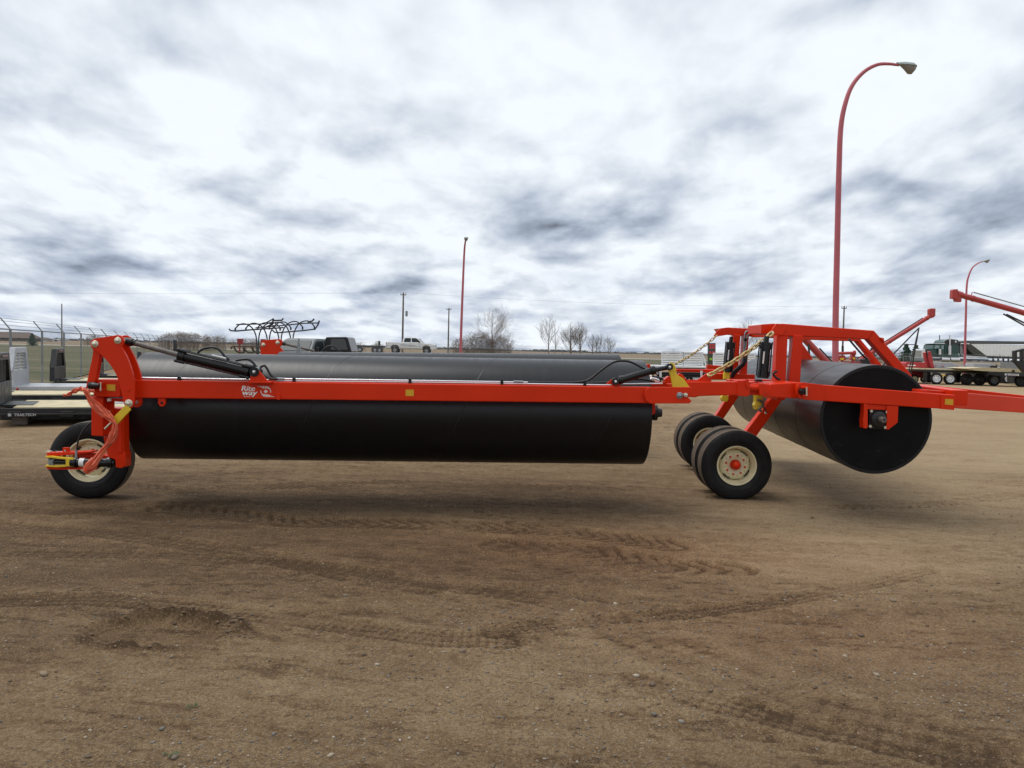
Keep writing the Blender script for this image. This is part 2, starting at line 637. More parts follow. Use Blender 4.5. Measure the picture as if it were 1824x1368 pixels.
def ground_fields(X, Y):
    D = np.maximum(Y, 1.0)
    near = 1 - sst(Y, 14, 40)
    h = .05 * (fbm(X / 4, Y / 4, 3) - .5) * near + .018 * (fbm(X / .9, Y / .9, 5) - .5) * near
    # general direction of travel: gentle streaks, wandering with the tracks
    yy = Y + .10 * X + .25 * np.sin(X * .7) * .5 + .35 * (fbm(X / 3, Y / 3, 8) - .5)
    rough = sst(fbm(X / 1.7, Y / .8, 11), .38, .62) * (1 - .75 * sst(X - (.25 * (Y - 5)), -.4, 2.4) * sst(Y, 5, 6.5))
    h += .026 * rough * (fbm(X / .8, yy / .10, 21, 4, .6) - .5) * near
    h += .013 * rough * (fbm(X / .09, Y / .06, 23, 3, .6) - .5) * near
    h += .008 * (fbm(X / .045, Y / .045, 29, 2, .6) - .5) * near
    tone = .6 * (fbm(X / 2.6, Y / 1.6, 31) - .5) + .5 * (fbm(X / .5, yy / .16, 37) - .5)
    # torn, freshly turned crumbs: short dark dashes lying along the traffic
    dash = sst(fbm(X / .16, yy / .035, 33, 3, .6), .60, .74) * (.35 + .65 * rough)
    tone -= .45 * dash
    h -= .004 * dash * near
    grit = fbm(X / 1.2, Y / .8, 41)
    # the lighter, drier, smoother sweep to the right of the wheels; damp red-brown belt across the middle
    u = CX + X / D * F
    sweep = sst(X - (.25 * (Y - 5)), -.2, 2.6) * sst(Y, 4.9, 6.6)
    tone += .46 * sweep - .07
    tone -= .30 * np.exp(-((Y - 8.9) / 1.3) ** 2) * (1 - sst(X, .6, 2.4))  # shade under and around the near wing drum, painted into the soil tone
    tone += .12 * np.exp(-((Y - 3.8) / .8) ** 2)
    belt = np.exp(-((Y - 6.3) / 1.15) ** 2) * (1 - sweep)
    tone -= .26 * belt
    tone += .22 * sst(Y, 9.5, 13)
    tone += .20 * np.exp(-((X - .2) / .9) ** 2 - ((Y - 3.9) / .55) ** 2)
    red = .8 * np.exp(-((X - 1.0) / 2.0) ** 2 - ((Y - 6.6) / 1.0) ** 2) + .6 * np.exp(-((X - 1.8) / 1.6) ** 2 - ((Y - 4.7) / .7) ** 2)
    damp = np.zeros_like(X)
    for k, (pp, wd, pitch, dep, kind) in enumerate(TRACKS):
        amp = {0: 2.2, 2: 1.3, 6: 1.8, 7: 1.5, 9: 1.4}.get(k, 1.0)
        pts = [gxy(*p) for p in pp]
        S, T, Ln = path_st(X, Y, pts)
        wob = T + .03 * (fbm(X / .6, Y / .6, 50 + k) - .5)
        a = np.abs(wob)
        mask = (1 - sst(a, wd * .42, wd * .56)) * (.35 + .65 * sst(fbm(X / .5, Y / .3, 60 + k), .35, .6))
        edge = np.exp(-((a - wd * .58) / (wd * .10)) ** 2)
        if kind:
            ph = (S + np.abs(wob) * .9) / pitch
        else:
            ph = S / pitch + .5 * np.sign(wob)
        lug = sst(np.sin(2 * np.pi * ph) + .8 * (fbm(X / .05, Y / .05, 80 + k) - .5), .25, .75)
        rib = sst(np.cos(wob / wd * 2 * np.pi * 3.5), .2, .8)
        pat = lug if kind else .6 * rib * (.6 + .4 * lug) + .25 * lug
        h -= 1.5 * dep * mask * (.25 + .75 * pat)
        h += dep * 1.1 * edge * (.3 + fbm(X / .07, Y / .07, 70 + k))
        tone -= amp * mask * (.06 + .56 * pat)
        tone += edge * .10
        grit -= mask * .2
    # churned hole at the left
    c = gxy(285, 1124)
    ex = (X - c[0]) / .43; ey = (Y - c[1]) / .28
    e = np.hypot(ex, ey + .25 * ex * .5) + .35 * (fbm(X / .22, Y / .16, 91, 3) - .5)
    inside = 1 - sst(e, .75, 1.0)
    th = np.arctan2(ey, ex)
    rim = np.exp(-((e - 1.02) / .13) ** 2) * 1.35 * np.maximum(np.exp(-((th - 1.0) / 1.25) ** 4), .8 * np.exp(-((th + 1.8) / .8) ** 4)) * (.4 + .6 * sst(fbm(X / .12, Y / .10, 97), .35, .6))
    h -= .045 * inside
    h += .050 * rim * (fbm(X / .05, Y / .04, 93, 3) ** 1.5) * 1.6
    tone -= .22 * inside + .95 * rim
    grit -= .5 * inside
    c = gxy(605, 1095)
    e = np.hypot((X - c[0]) / .32, (Y - c[1]) / .12)
    h -= .018 * (1 - sst(e, .5, 1.1)) * fbm(X / .06, Y / .05, 95)
    tone -= .15 * (1 - sst(e, .5, 1.2))
    # soil pushed up under the wheels a little, so that they stand in it
    return h * near, tone, grit, red


def axis(lo, dense0, dense1, hi, st, g):
    a = [dense0]
    s = st
    while a[-1] > lo:
        s *= g; a.append(a[-1] - s)
    a = a[::-1]
    a += list(np.arange(dense0 + st, dense1, st))
    s = st
    while a[-1] < hi:
        s *= g; a.append(a[-1] + s)
    return np.array(a)


def make_ground():
    xs = axis(-4000, -5.2, 5.2, 4000, .0165, 1.065)
    ys = [2.6]
    while ys[-1] < 5000:
        d = ys[-1]
        ys.append(d + (.0042 * d if d < 13 else .012 * d if d < 30 else (.02 * d if d < 200 else .2 * d)))
    yb = [2.6]
    s = .2
    while yb[-1] > -3000:
        yb.append(yb[-1] - s); s *= 1.5
    ys = np.array(yb[::-1][:-1] + ys)
    X, Y = np.meshgrid(xs, ys)
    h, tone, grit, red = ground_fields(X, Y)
    nx, ny = len(xs), len(ys)
    co = np.stack([X, Y, h], -1).reshape(-1, 3).astype(np.float32)
    i = np.arange(nx * ny).reshape(ny, nx)
    q = np.stack([i[:-1, :-1], i[:-1, 1:], i[1:, 1:], i[1:, :-1]], -1).reshape(-1, 4).astype(np.int32)
    me = bpy.data.meshes.new('ground')
    me.vertices.add(len(co)); me.vertices.foreach_set('co', co.ravel())
    me.loops.add(q.size); me.loops.foreach_set('vertex_index', q.ravel())
    me.polygons.add(len(q))
    me.polygons.foreach_set('loop_start', np.arange(0, q.size, 4, dtype=np.int32))
    me.update(calc_edges=True)
    me.polygons.foreach_set('use_smooth', np.ones(len(q), bool))
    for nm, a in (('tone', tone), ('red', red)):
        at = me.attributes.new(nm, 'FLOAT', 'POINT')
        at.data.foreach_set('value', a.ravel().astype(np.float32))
    o = bpy.data.objects.new('ground', me)
    COL.objects.link(o)
    o['kind'] = 'structure'; o['label'] = 'packed brown gravelly dirt of the dealer lot, marked by tyres'
    m = bpy.data.materials.new('packed_dirt'); m.use_nodes = True
    nt = m.node_tree; L = nt.links; b = nt.nodes['Principled BSDF']
    b.inputs['Roughness'].default_value = .95
    b.inputs['Specular IOR Level'].default_value = .2
    geo = nt.nodes.new('ShaderNodeNewGeometry')

    def noise(sc, det, rgh=.6, off=0):
        n = nt.nodes.new('ShaderNodeTexNoise'); n.inputs['Scale'].default_value = sc
        n.inputs['Detail'].default_value = det; n.inputs['Roughness'].default_value = rgh
        L.new(geo.outputs['Position'], n.inputs['Vector']); return n.outputs['Fac']

    def math_(op, a, b_=0.0, c_=0.0):
        n = nt.nodes.new('ShaderNodeMath'); n.operation = op
        for s, v in zip(n.inputs, (a, b_, c_)):
            if hasattr(v, 'links'): L.new(v, s)
            else: s.default_value = v
        return n.outputs[0]
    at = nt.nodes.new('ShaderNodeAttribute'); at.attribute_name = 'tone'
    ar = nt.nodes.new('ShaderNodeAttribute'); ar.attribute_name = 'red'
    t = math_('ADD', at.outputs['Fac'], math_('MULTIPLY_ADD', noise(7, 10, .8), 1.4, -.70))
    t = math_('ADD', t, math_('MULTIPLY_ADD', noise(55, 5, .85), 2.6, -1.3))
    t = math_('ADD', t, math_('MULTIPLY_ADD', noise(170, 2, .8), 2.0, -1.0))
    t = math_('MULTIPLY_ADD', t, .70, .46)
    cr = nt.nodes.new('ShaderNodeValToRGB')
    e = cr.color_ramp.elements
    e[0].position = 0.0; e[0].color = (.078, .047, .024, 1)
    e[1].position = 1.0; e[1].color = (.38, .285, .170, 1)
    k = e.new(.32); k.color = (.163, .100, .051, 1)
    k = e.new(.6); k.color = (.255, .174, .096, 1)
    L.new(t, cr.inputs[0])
    mx = nt.nodes.new('ShaderNodeMix'); mx.data_type = 'RGBA'; mx.blend_type = 'MULTIPLY'
    L.new(math_('MULTIPLY', ar.outputs['Fac'], .8), mx.inputs[0])
    L.new(cr.outputs[0], mx.inputs[6]); mx.inputs[7].default_value = (1.05, .86, .80, 1)
    # pale and dark grit grains too small to build
    vo = nt.nodes.new('ShaderNodeTexVoronoi'); vo.inputs['Scale'].default_value = 95
    L.new(geo.outputs['Position'], vo.inputs['Vector'])
    sp = nt.nodes.new('ShaderNodeSeparateColor'); L.new(vo.outputs['Color'], sp.inputs[0])
    near_c = math_('LESS_THAN', vo.outputs['Distance'], .36)
    pale = math_('MULTIPLY', near_c, math_('GREATER_THAN', sp.outputs[0], .76))
    dark = math_('MULTIPLY', near_c, math_('LESS_THAN', sp.outputs[0], .10))
    m2 = nt.nodes.new('ShaderNodeMix'); m2.data_type = 'RGBA'
    L.new(math_('MULTIPLY', pale, math_('MULTIPLY_ADD', sp.outputs[1], .5, .1)), m2.inputs[0])
    L.new(mx.outputs[2], m2.inputs[6]); m2.inputs[7].default_value = (.42, .33, .22, 1)
    m3 = nt.nodes.new('ShaderNodeMix'); m3.data_type = 'RGBA'
    L.new(math_('MULTIPLY', dark, .5), m3.inputs[0])
    L.new(m2.outputs[2], m3.inputs[6]); m3.inputs[7].default_value = (.05, .045, .042, 1)
    L.new(m3.outputs[2], b.inputs['Base Color'])
    hh = math_('ADD', math_('MULTIPLY', noise(38, 6, .75), 1.0), math_('MULTIPLY', noise(160, 3, .7), .35))
    hh = math_('ADD', hh, math_('MULTIPLY', pale, .25))
    bp = nt.nodes.new('ShaderNodeBump'); bp.inputs['Strength'].default_value = 1.0
    bp.inputs['Distance'].default_value = .022
    hh = math_('ADD', hh, math_('MULTIPLY', noise(420, 2, .7), .2)); L.new(hh, bp.inputs['Height']); L.new(bp.outputs[0], b.inputs['Normal'])
    me.materials.append(m)
    return o


make_ground()


def make_pebbles():
    rng = np.random.default_rng(5)
    n0 = 190000
    D = 2.75 * (11.5 / 2.75) ** rng.random(n0)
    X = (rng.random(n0) * 2 - 1) * .66 * D
    Y = D
    h, tone, grit, red = ground_fields(X, Y)
    keep = rng.random(n0) < np.clip((grit - .36) * 2.2, .03, 1) * np.clip((4.4 / D) ** .8, .15, 1) * .62
    # a gravelly patch in the lower middle
    X, Y, h, D = X[keep], Y[keep], h[keep], D[keep]
    n = len(X); print('pebbles', n)
    size = np.clip(np.exp(rng.normal(math.log(.0027), .5, n)), .002, .030)
    big = rng.random(n) < .004
    size[big] *= 2.6
    t = (1 + 5 ** .5) / 2
    ico = np.array([[-1, t, 0], [1, t, 0], [-1, -t, 0], [1, -t, 0], [0, -1, t], [0, 1, t], [0, -1, -t], [0, 1, -t],
                    [t, 0, -1], [t, 0, 1], [-t, 0, -1], [-t, 0, 1]]) / math.hypot(1, t)
    fc = np.array([[0, 11, 5], [0, 5, 1], [0, 1, 7], [0, 7, 10], [0, 10, 11], [1, 5, 9], [5, 11, 4], [11, 10, 2],
                   [10, 7, 6], [7, 1, 8], [3, 9, 4], [3, 4, 2], [3, 2, 6], [3, 6, 8], [3, 8, 9], [4, 9, 5],
                   [2, 4, 11], [6, 2, 10], [8, 6, 7], [9, 8, 1]])
    V = ico[None] * (1 + .22 * (rng.random((n, 12, 1)) - .5) * 2)
    V = V * np.stack([1 + .5 * rng.random(n), .7 + .3 * rng.random(n), .45 + .3 * rng.random(n)], -1)[:, None]
    a = rng.random(n) * 6.283
    c, s = np.cos(a)[:, None], np.sin(a)[:, None]
    V = np.stack([V[..., 0] * c - V[..., 1] * s, V[..., 0] * s + V[..., 1] * c, V[..., 2]], -1)
    V = V * size[:, None, None] + np.stack([X, Y, h + size * .22], -1)[:, None]
    Fc = (fc[None] + (np.arange(n) * 12)[:, None, None]).reshape(-1, 3).astype(np.int32)
    me = bpy.data.meshes.new('gravel')
    me.vertices.add(n * 12); me.vertices.foreach_set('co', V.reshape(-1).astype(np.float32))
    me.loops.add(Fc.size); me.loops.foreach_set('vertex_index', Fc.ravel())
    me.polygons.add(len(Fc)); me.polygons.foreach_set('loop_start', np.arange(0, Fc.size, 3, dtype=np.int32))
    me.update(calc_edges=True)
    at = me.attributes.new('tint', 'FLOAT', 'POINT')
    at.data.foreach_set('value', np.repeat(rng.random(n), 12).astype(np.float32))
    o = bpy.data.objects.new('gravel', me); COL.objects.link(o)
    m = bpy.data.materials.new('pebble_stone'); m.use_nodes = True
    nt = m.node_tree; b = nt.nodes['Principled BSDF']; b.inputs['Roughness'].default_value = .8
    an = nt.nodes.new('ShaderNodeAttribute'); an.attribute_name = 'tint'
    cr = nt.nodes.new('ShaderNodeValToRGB'); e = cr.color_ramp.elements
    e[0].color = (.10, .068, .045, 1); e[1].color = (.34, .29, .23, 1)
    for p, c in ((.2, (.15, .105, .068)), (.4, (.20, .145, .09)), (.55, (.10, .095, .085)), (.68, (.26, .165, .085)), (.8, (.15, .145, .135)), (.92, (.29, .23, .155))):
        k = e.new(p); k.color = (*c, 1)
    nt.links.new(an.outputs['Fac'], cr.inputs[0]); nt.links.new(cr.outputs[0], b.inputs['Base Color'])
    me.materials.append(m)
    o['kind'] = 'stuff'
    tag(o, 'loose pebbles and grit scattered over the packed brown dirt', 'gravel')
    # dark clods thrown up round the churned hole and along the ruts
    rng = np.random.default_rng(9)
    mb = MB()
    c0 = gxy(285, 1124)
    for k in range(360):
        if k < 240:
            a = rng.random() * 6.283; rr = 1.0 + .10 * rng.normal()
            x = c0[0] + .43 * rr * math.cos(a); y = c0[1] + .28 * rr * math.sin(a) - .06 * rr * math.cos(a)
            if not ((-.5 < a < 1.9) or (3.9 < a < 5.1)) and rng.random() < .85: continue
            if rng.random() < .5 + .5 * math.sin(a * 7): continue
            r = .004 + .012 * rng.random() ** 2
        else:
            x, y = gxy(900 + rng.random() * 900, 1000 + rng.random() * 260)
            r = .004 + .010 * rng.random() ** 2
        hz = float(ground_fields(np.array([x]), np.array([y]))[0][0])
        v = ico * r * (1 + .3 * (rng.random((12, 1)) - .5)) * np.array([1.2, 1, .7]) + np.array([x, y, hz + r * .3])
        mb.add(v, fc.tolist())
    o = mb.build('dirt_clods', mat('dark_damp_clod', (.12, .078, .045), .95, var=.3, vscale=30, bump=.4, bscale=150), kind='stuff')
    tag(o, 'dark damp clods of earth round the churned hollow in the dirt', 'dirt clods')


make_pebbles()


def sprig(u, v, label, s):
    c = G(u, v)
    hz = float(ground_fields(np.array([c.x]), np.array([c.y]))[0][0])
    rnd = random.Random(int(u))
    t = thing('weed', label, 'weed', (c.x, c.y, hz))
    for k in range(7):
        a = rnd.random() * 6.28; ln = s * (.6 + .6 * rnd.random())
        d = Vector((math.cos(a), math.sin(a), .35 + .4 * rnd.random()))
        q = Vector((-math.sin(a), math.cos(a), 0)) * ln * .13
        b0 = Vector((c.x, c.y, hz))
        mid = b0 + d * ln * .55; tip = b0 + Vector((d.x, d.y, d.z * .4)) * ln
        MB().add([b0, mid + q, tip, mid - q, mid + Z3 * .002], [[0, 1, 4], [1, 2, 4], [2, 3, 4], [3, 0, 4]]).build(
            'leaf', mat('weed_leaf', (.05, .075, .022), .7), t)


sprig(343, 1261, 'small dark green weed sprouting in the dirt, nearer the wheels', .035)
sprig(303, 1350, 'small green weed at the bottom edge of the photo', .035)

# ------------------------------------------------------------------ field sheets beyond the lot
FP = [(-9.5, 10.0), (-14.2, 24.0), (-16.05, 28.5), (-21.4, 44.0), (-37.8, 91.0), (70, 91.0)]


def sheet(name, pts, z, m, label):
    mb = MB(); n = len(pts)
    mb.add([(x, y, z) for x, y in pts], [list(range(n))])
    o = mb.build(name, m, kind='structure'); o['label'] = label
    return o


def field_mat(name, c1, c2, sc, bump=.5):
    m = bpy.data.materials.new(name); m.use_nodes = True
    nt = m.node_tree; b = nt.nodes['Principled BSDF']; b.inputs['Roughness'].default_value = 1
    b.inputs['Specular IOR Level'].default_value = .1
    tc = nt.nodes.new('ShaderNodeTexCoord'); mpn = nt.nodes.new('ShaderNodeMapping')
    mpn.inputs['Scale'].default_value = (.12, 1, 1)
    n = nt.nodes.new('ShaderNodeTexNoise'); n.inputs['Scale'].default_value = sc; n.inputs['Detail'].default_value = 10
    n.inputs['Roughness'].default_value = .68
    nt.links.new(tc.outputs['Object'], mpn.inputs[0]); nt.links.new(mpn.outputs[0], n.inputs['Vector'])
    cr = nt.nodes.new('ShaderNodeValToRGB'); e = cr.color_ramp.elements
    e[0].position = .36; e[0].color = (*c1, 1); e[1].position = .66; e[1].color = (*c2, 1)
    nt.links.new(n.outputs['Fac'], cr.inputs[0]); nt.links.new(cr.outputs[0], b.inputs['Base Color'])
    bp = nt.nodes.new('ShaderNodeBump'); bp.inputs['Distance'].default_value = .3; bp.inputs['Strength'].default_value = bump
    nt.links.new(n.outputs['Fac'], bp.inputs['Height']); nt.links.new(bp.outputs[0], b.inputs['Normal'])
    return m


sheet('grass_field', FP[:5] + [(-37.8, 95), (300, 95), (300, 205), (-500, 205), (-500, 10)], .03,
      field_mat('early_spring_grass', (.050, .062, .030), (.165, .140, .085), .30), 'dull green and tan spring grass beyond the fence')
sheet('road', [(-900, 205), (900, 205), (900, 232), (-900, 232)], .03,
      field_mat('pale_gravel_road', (.30, .28, .25), (.36, .34, .31), .1, .1), 'pale gravel road crossing behind the lot')
sheet('stubble_field', [(-3500, 232), (3500, 232), (3500, 1500), (-3500, 1500)], .03,
      field_mat('brown_stubble', (.17, .125, .085), (.26, .20, .13), .03), 'flat brown stubble field reaching the horizon')
# ------------------------------------------------------------------ chain-link fences
def mesh_mat():
    m = bpy.data.materials.new('chain_link_wire'); m.use_nodes = True
    nt = m.node_tree; L = nt.links; b = nt.nodes['Principled BSDF']
    b.inputs['Base Color'].default_value = (.24, .25, .25, 1); b.inputs['Metallic'].default_value = .3
    b.inputs['Roughness'].default_value = .6
    uv = nt.nodes.new('ShaderNodeUVMap')
    sp = nt.nodes.new('ShaderNodeSeparateXYZ'); L.new(uv.outputs[0], sp.inputs[0])

    def mm(op, a, c=0.0):
        n = nt.nodes.new('ShaderNodeMath'); n.operation = op
        for s, v in zip(n.inputs, (a, c)):
            if hasattr(v, 'links'): L.new(v, s)
            else: s.default_value = v
        return n.outputs[0]
    k = 1 / .072
    p = mm('FRACT', mm('MULTIPLY', mm('ADD', sp.outputs[0], sp.outputs[1]), k))
    q = mm('FRACT', mm('MULTIPLY', mm('SUBTRACT', sp.outputs[0], sp.outputs[1]), k))
    al = mm('MAXIMUM', mm('LESS_THAN', p, .085), mm('LESS_THAN', q, .085))
    L.new(al, b.inputs['Alpha'])
    return m


MESHM = mesh_mat()


def fence(label, pts, spacing, lean, posts=None, zr=1.85, group='chain link fences round the lot'):
    root = thing('chain_link_fence', label, 'fence', (pts[0][0], pts[0][1], 0), group)
    for a, b in zip(pts[:-1], pts[1:]):
        a, b = Vector((*a, 0)), Vector((*b, 0))
        d = b - a; n = max(1, round(d.length / spacing))
        u = d.normalized()
        side = Vector((lean[0], lean[1], 0))
        for i in range(n if b != Vector((*pts[-1], 0)) else n + 1):
            p = a + d * i / n
            fp = MB().tube([p, p + Z3 * (zr + .02)], .036, 8).build('fence_post', FGREY, root)
            MB().bar(p + Z3 * zr, p + Z3 * (zr + .33) + side * .33, .035, .035, up=u).build('barb_arm', FGREY, fp)
        MB().tube([a + Z3 * zr, b + Z3 * zr], .021, 6).build('top_rail', FGREY, root)
        for k in (.12, .24, .33):
            MB().tube([a + Z3 * (zr + k) + side * k, b + Z3 * (zr + k) + side * k], .006, 4).build('barbed_wire', FGREY, root)
        me = bpy.data.meshes.new('wire_mesh')
        nn = u.cross(Z3) * .02
        vs = [a + nn + Z3 * .04, b + nn + Z3 * .04, b + nn + Z3 * zr, a + nn + Z3 * zr]
        me.from_pydata([tuple(v - root.location) for v in vs], [], [[0, 1, 2, 3]])
        uvl = me.uv_layers.new()
        for l, c in zip(uvl.data, [(0, 0), (d.length, 0), (d.length, zr), (0, zr)]): l.uv = c
        me.materials.append(MESHM)
        o = bpy.data.objects.new('wire_mesh', me); COL.objects.link(o); o.parent = root
    return root


fence('nearest chain link fence with barbed wire, running along the lot edge on the left', [(-13.1, 20.0), (-16.05, 28.5), (-21.4, 44.0)], 3.9, (-.95, .1))
fence('chain link fence stretch receding from the bend behind the red wheel mast', [(-21.45, 44.15), (-37.6, 90.8)], 5.2, (-.95, .1))
fence('distant chain link fence crossing behind the rollers and pickup', [(-37.3, 91.0), (42, 91.0)], 6.1, (-.5, .7), zr=1.72)
fence('chain link fence in front of the green semi truck', [(42.5, 91), (44.5, 76), (60, 76)], 6.0, (-.9, 0))


# ------------------------------------------------------------------ lamp posts
def lamp_post(label, pts, D, rb, rt, head, tilt=0.0):
    base = PZ(pts[0][0], D, 0)
    root = thing('lamp_post', label, 'lamp post', base, 'curved red lamp posts')
    pp = [base] + [P(a, b, D if len(pts) and len(p) < 3 else p[2]) for p in pts for a, b in [p[:2]]]
    n = len(pp)
    sp = spline(pp, 6)
    rs = [rb + (rt - rb) * i / (len(sp) - 1) for i in range(len(sp))]
    MB().tube(sp, rs, 12).build('pole', PINKRED, root)
    MB().lathe(base, Z3, [(0, .0), (0, .24), (.03, .24), (.05, rb * 1.3), (.10, rb * 1.2)], 16).build('base_flange', PINKRED, root)
    tip = sp[-1]; d = (P(*head, D) - tip) if len(head) == 2 else (P(*head) - tip)
    ln = d.length; d.normalize(); s, t = frame(d)
    # housing: flattened cobra head; glass bowl below
    hb = MB()
    prof = [(-.06, .05, .05), (.05, .09, .075), (.35 * ln, .13, .10), (.75 * ln, .17, .10), (.95 * ln, .11, .07), (ln, .02, .02)]
    vs, fs = [], []; sg = 14
    for (h, w, tt) in prof:
        for k in range(sg):
            a = 2 * math.pi * k / sg
            z = math.sin(a) * tt; z = z if z > 0 else z * .25
            vs.append(tip + d * h + s * math.cos(a) * w + Z3 * (z + .02))
    for i in range(len(prof) - 1):
        for k in range(sg):
            fs.append([i * sg + k, i * sg + (k + 1) % sg, (i + 1) * sg + (k + 1) % sg, (i + 1) * sg + k])
    hb.add(vs, fs, True).build('lamp_housing', mat('grey_green_lamp_metal', (.30, .36, .35), .5, metal=.2), root)
    vs, fs = [], []
    prof = [(.12 * ln, .05, .01), (.35 * ln, .11, .10), (.55 * ln, .14, .20), (.75 * ln, .13, .19), (.93 * ln, .09, .07), (.97 * ln, .05, .01)]
    for (h, w, tt) in prof:
        for k in range(sg):
            a = 2 * math.pi * k / sg
            z = -abs(math.sin(a)) * tt if math.sin(a) < 0 else math.sin(a) * .01
            vs.append(tip + d * h + s * math.cos(a) * w + Z3 * z)
    for i in range(len(prof) - 1):
        for k in range(sg):
            fs.append([i * sg + k, i * sg + (k + 1) % sg, (i + 1) * sg + (k + 1) % sg, (i + 1) * sg + k])
    MB().add(vs, fs, True).build('lamp_glass', mat('dim_lamp_glass', (.22, .21, .19), .2), root)


lamp_post('tall curved pinkish red lamp post rising behind the centre roller', [(1488.3, 582), (1491, 450), (1494.5, 300), (1498, 225), (1507, 180), (1519.5, 150),
           (1539.5, 127.5), (1562, 115.5), (1582, 113.8), (1601, 116)], 24, .095, .036, (1632, 121.5))
lamp_post('red lamp post seen end on behind the long black roller', [(820.8, 610), (824, 520), (827, 450), (829, 430, 61.5), (829.8, 425, 60.8)], 62, .11, .045, (830.5, 424.5, 59.9))
lamp_post('curved red lamp post behind the flatbed trailers and semi truck', [(1718.5, 640), (1720.5, 560), (1722, 510), (1726, 490), (1733, 476), (1744, 468), (1751, 466)], 69, .105, .038, (1763, 463))


# ------------------------------------------------------------------ utility poles and wires
def upole(label, u, vtop, D, arm=0.0, extra=True):
    base = PZ(u, D, 0)
    top = PZ(u, D, 1.6)
    for _ in range(3):
        hgt = P(u, vtop, D).z
    top = Vector((base.x, D, hgt))
    root = thing('utility_pole', label, 'utility pole', base, 'wooden utility poles on the skyline')
    MB().tube([base, top], [.17, .11], 8).build('pole', POLEW, root)
    if arm:
        MB().bar(top - Z3 * .35 - Vector((arm, 0, 0)), top - Z3 * .35 + Vector((arm, 0, 0)), .1, .12).build('crossarm', POLEW, root)
        for k in (-1, 0, 1):
            MB().cyl(top + Vector((arm * .9 * k, 0, -.3)), top + Vector((arm * .9 * k, 0, -.05)), .05, 8).build('insulator', GALV, root)
        if extra:
            MB().cyl(top + Vector((.55, -.1, -3.6)), top + Vector((.55, -.1, -2.8)), .18, 10).build('transformer', GALV, root)
    return top


t1 = upole('thin bare utility pole standing beyond the fence on the left', 110, 541, 190)
t2 = upole('utility pole with crossarm rising above the white pickup', 716.5, 521, 127, .42)
t3 = upole('shorter utility pole between white pickup and red lamp post', 798, 548, 170, .5, False)
t4 = upole('utility pole with crossarm just right of the tall red lamp post', 1499.5, 545, 130, .4, False)


def wire(label, a, b, sag, r=.009):
    a, b = Vector(a), Vector(b)
    pts = [a.lerp(b, t / 16) - Z3 * sag * 4 * (t / 16) * (1 - t / 16) for t in range(17)]
    root = MB().tube(pts, r, 4).build('power_line', mat('dull_wire', (.12, .12, .13), .6))
    tag(root, label, 'power line', 'power lines across the sky')


wire('power line from the left edge to the pole above the white pickup', P(-500, 512, 127), t2, .5)
wire('long power line between the pickup pole and the pole by the tall lamp post', t2, t4, .7)
wire('power line from the pole by the tall lamp post to the right edge', t4, P(2300, 572, 130), .6)


# ------------------------------------------------------------------ bare trees, brush, spruces
def grow(mb, p, d, ln, r, lvl, rnd, spread=.55, kids=4, up=.12):
    pts = [p]; q = p.copy(); dd = d.copy()
    for k in range(3):
        dd = (dd + Vector((rnd.uniform(-1, 1), rnd.uniform(-1, 1), rnd.uniform(-.4, 1))) * .13 + Z3 * up * .5).normalized()
        q = q + dd * ln / 3
        pts.append(q.copy())
    mb.tube(pts, [r, r * .8, r * .6, r * .35], 3 if lvl < 3 else 6)
    if lvl == 0:
        return
    for k in range(kids + (1 if lvl > 2 else 0)):
        t = rnd.uniform(.30, 1.0)
        i = min(2, int(t * 3)); b = pts[i].lerp(pts[i + 1], t * 3 - i)
        a = rnd.uniform(0, 6.283)
        s, w = frame(dd)
        nd = (dd * rnd.uniform(.6, 1.0) + (s * math.cos(a) + w * math.sin(a)) * spread + Z3 * up).normalized()
        grow(mb, b, nd, ln * rnd.uniform(.45, .68), r * .5, lvl - 1, rnd, spread, kids, up)


def bare_tree(label, u, vtop, D, spread=.5, seed=1, n_trunks=1, up=.2, group='bare trees on the skyline', m=BARK, lvl=5, kids=4, lean=0):
    base = PZ(u, D, 0)
    hgt = P(u, vtop, D).z
    rnd = random.Random(seed)
    root = thing('bare_tree', label, 'tree', base, group)
    tr, crown = MB(), MB()
    for j in range(n_trunks):
        b = base + Vector((rnd.uniform(-.4, .4) * (n_trunks > 1), rnd.uniform(-.4, .4) * (n_trunks > 1), 0))
        top = b + Vector((rnd.uniform(-.3, .3) + lean, 0, hgt * rnd.uniform(.8, 1) * .95 if j else hgt * .96))
        if n_trunks > 1: top += Vector((rnd.uniform(-1, 1) * .9, 0, 0))
        pts = [b.lerp(top, t / 6) + Vector((rnd.uniform(-1, 1), rnd.uniform(-1, 1), 0)) * .06 * (t > 0) for t in range(7)]
        r0 = .016 * hgt
        tr.tube(pts, [r0 * (1 - .93 * t / 6) for t in range(7)], 7)
        nb = int(17 + hgt)
        for k in range(nb):
            t = .20 + .78 * (k + rnd.random()) / nb
            i = min(5, int(t * 6)); p = pts[i].lerp(pts[i + 1], t * 6 - i)
            a = rnd.uniform(0, 6.283)
            d = Vector((math.cos(a), math.sin(a), .45 + up * 1.1)).normalized()
            grow(crown, p, d, hgt * (.46 if t < .6 else .38) * (1.15 - t) * (.6 + spread), r0 * .33 * (1.1 - t), lvl - 3, rnd, spread + .1, kids, up * .55)
    tr.build('trunk', m, root); crown.build('crown', m, root)


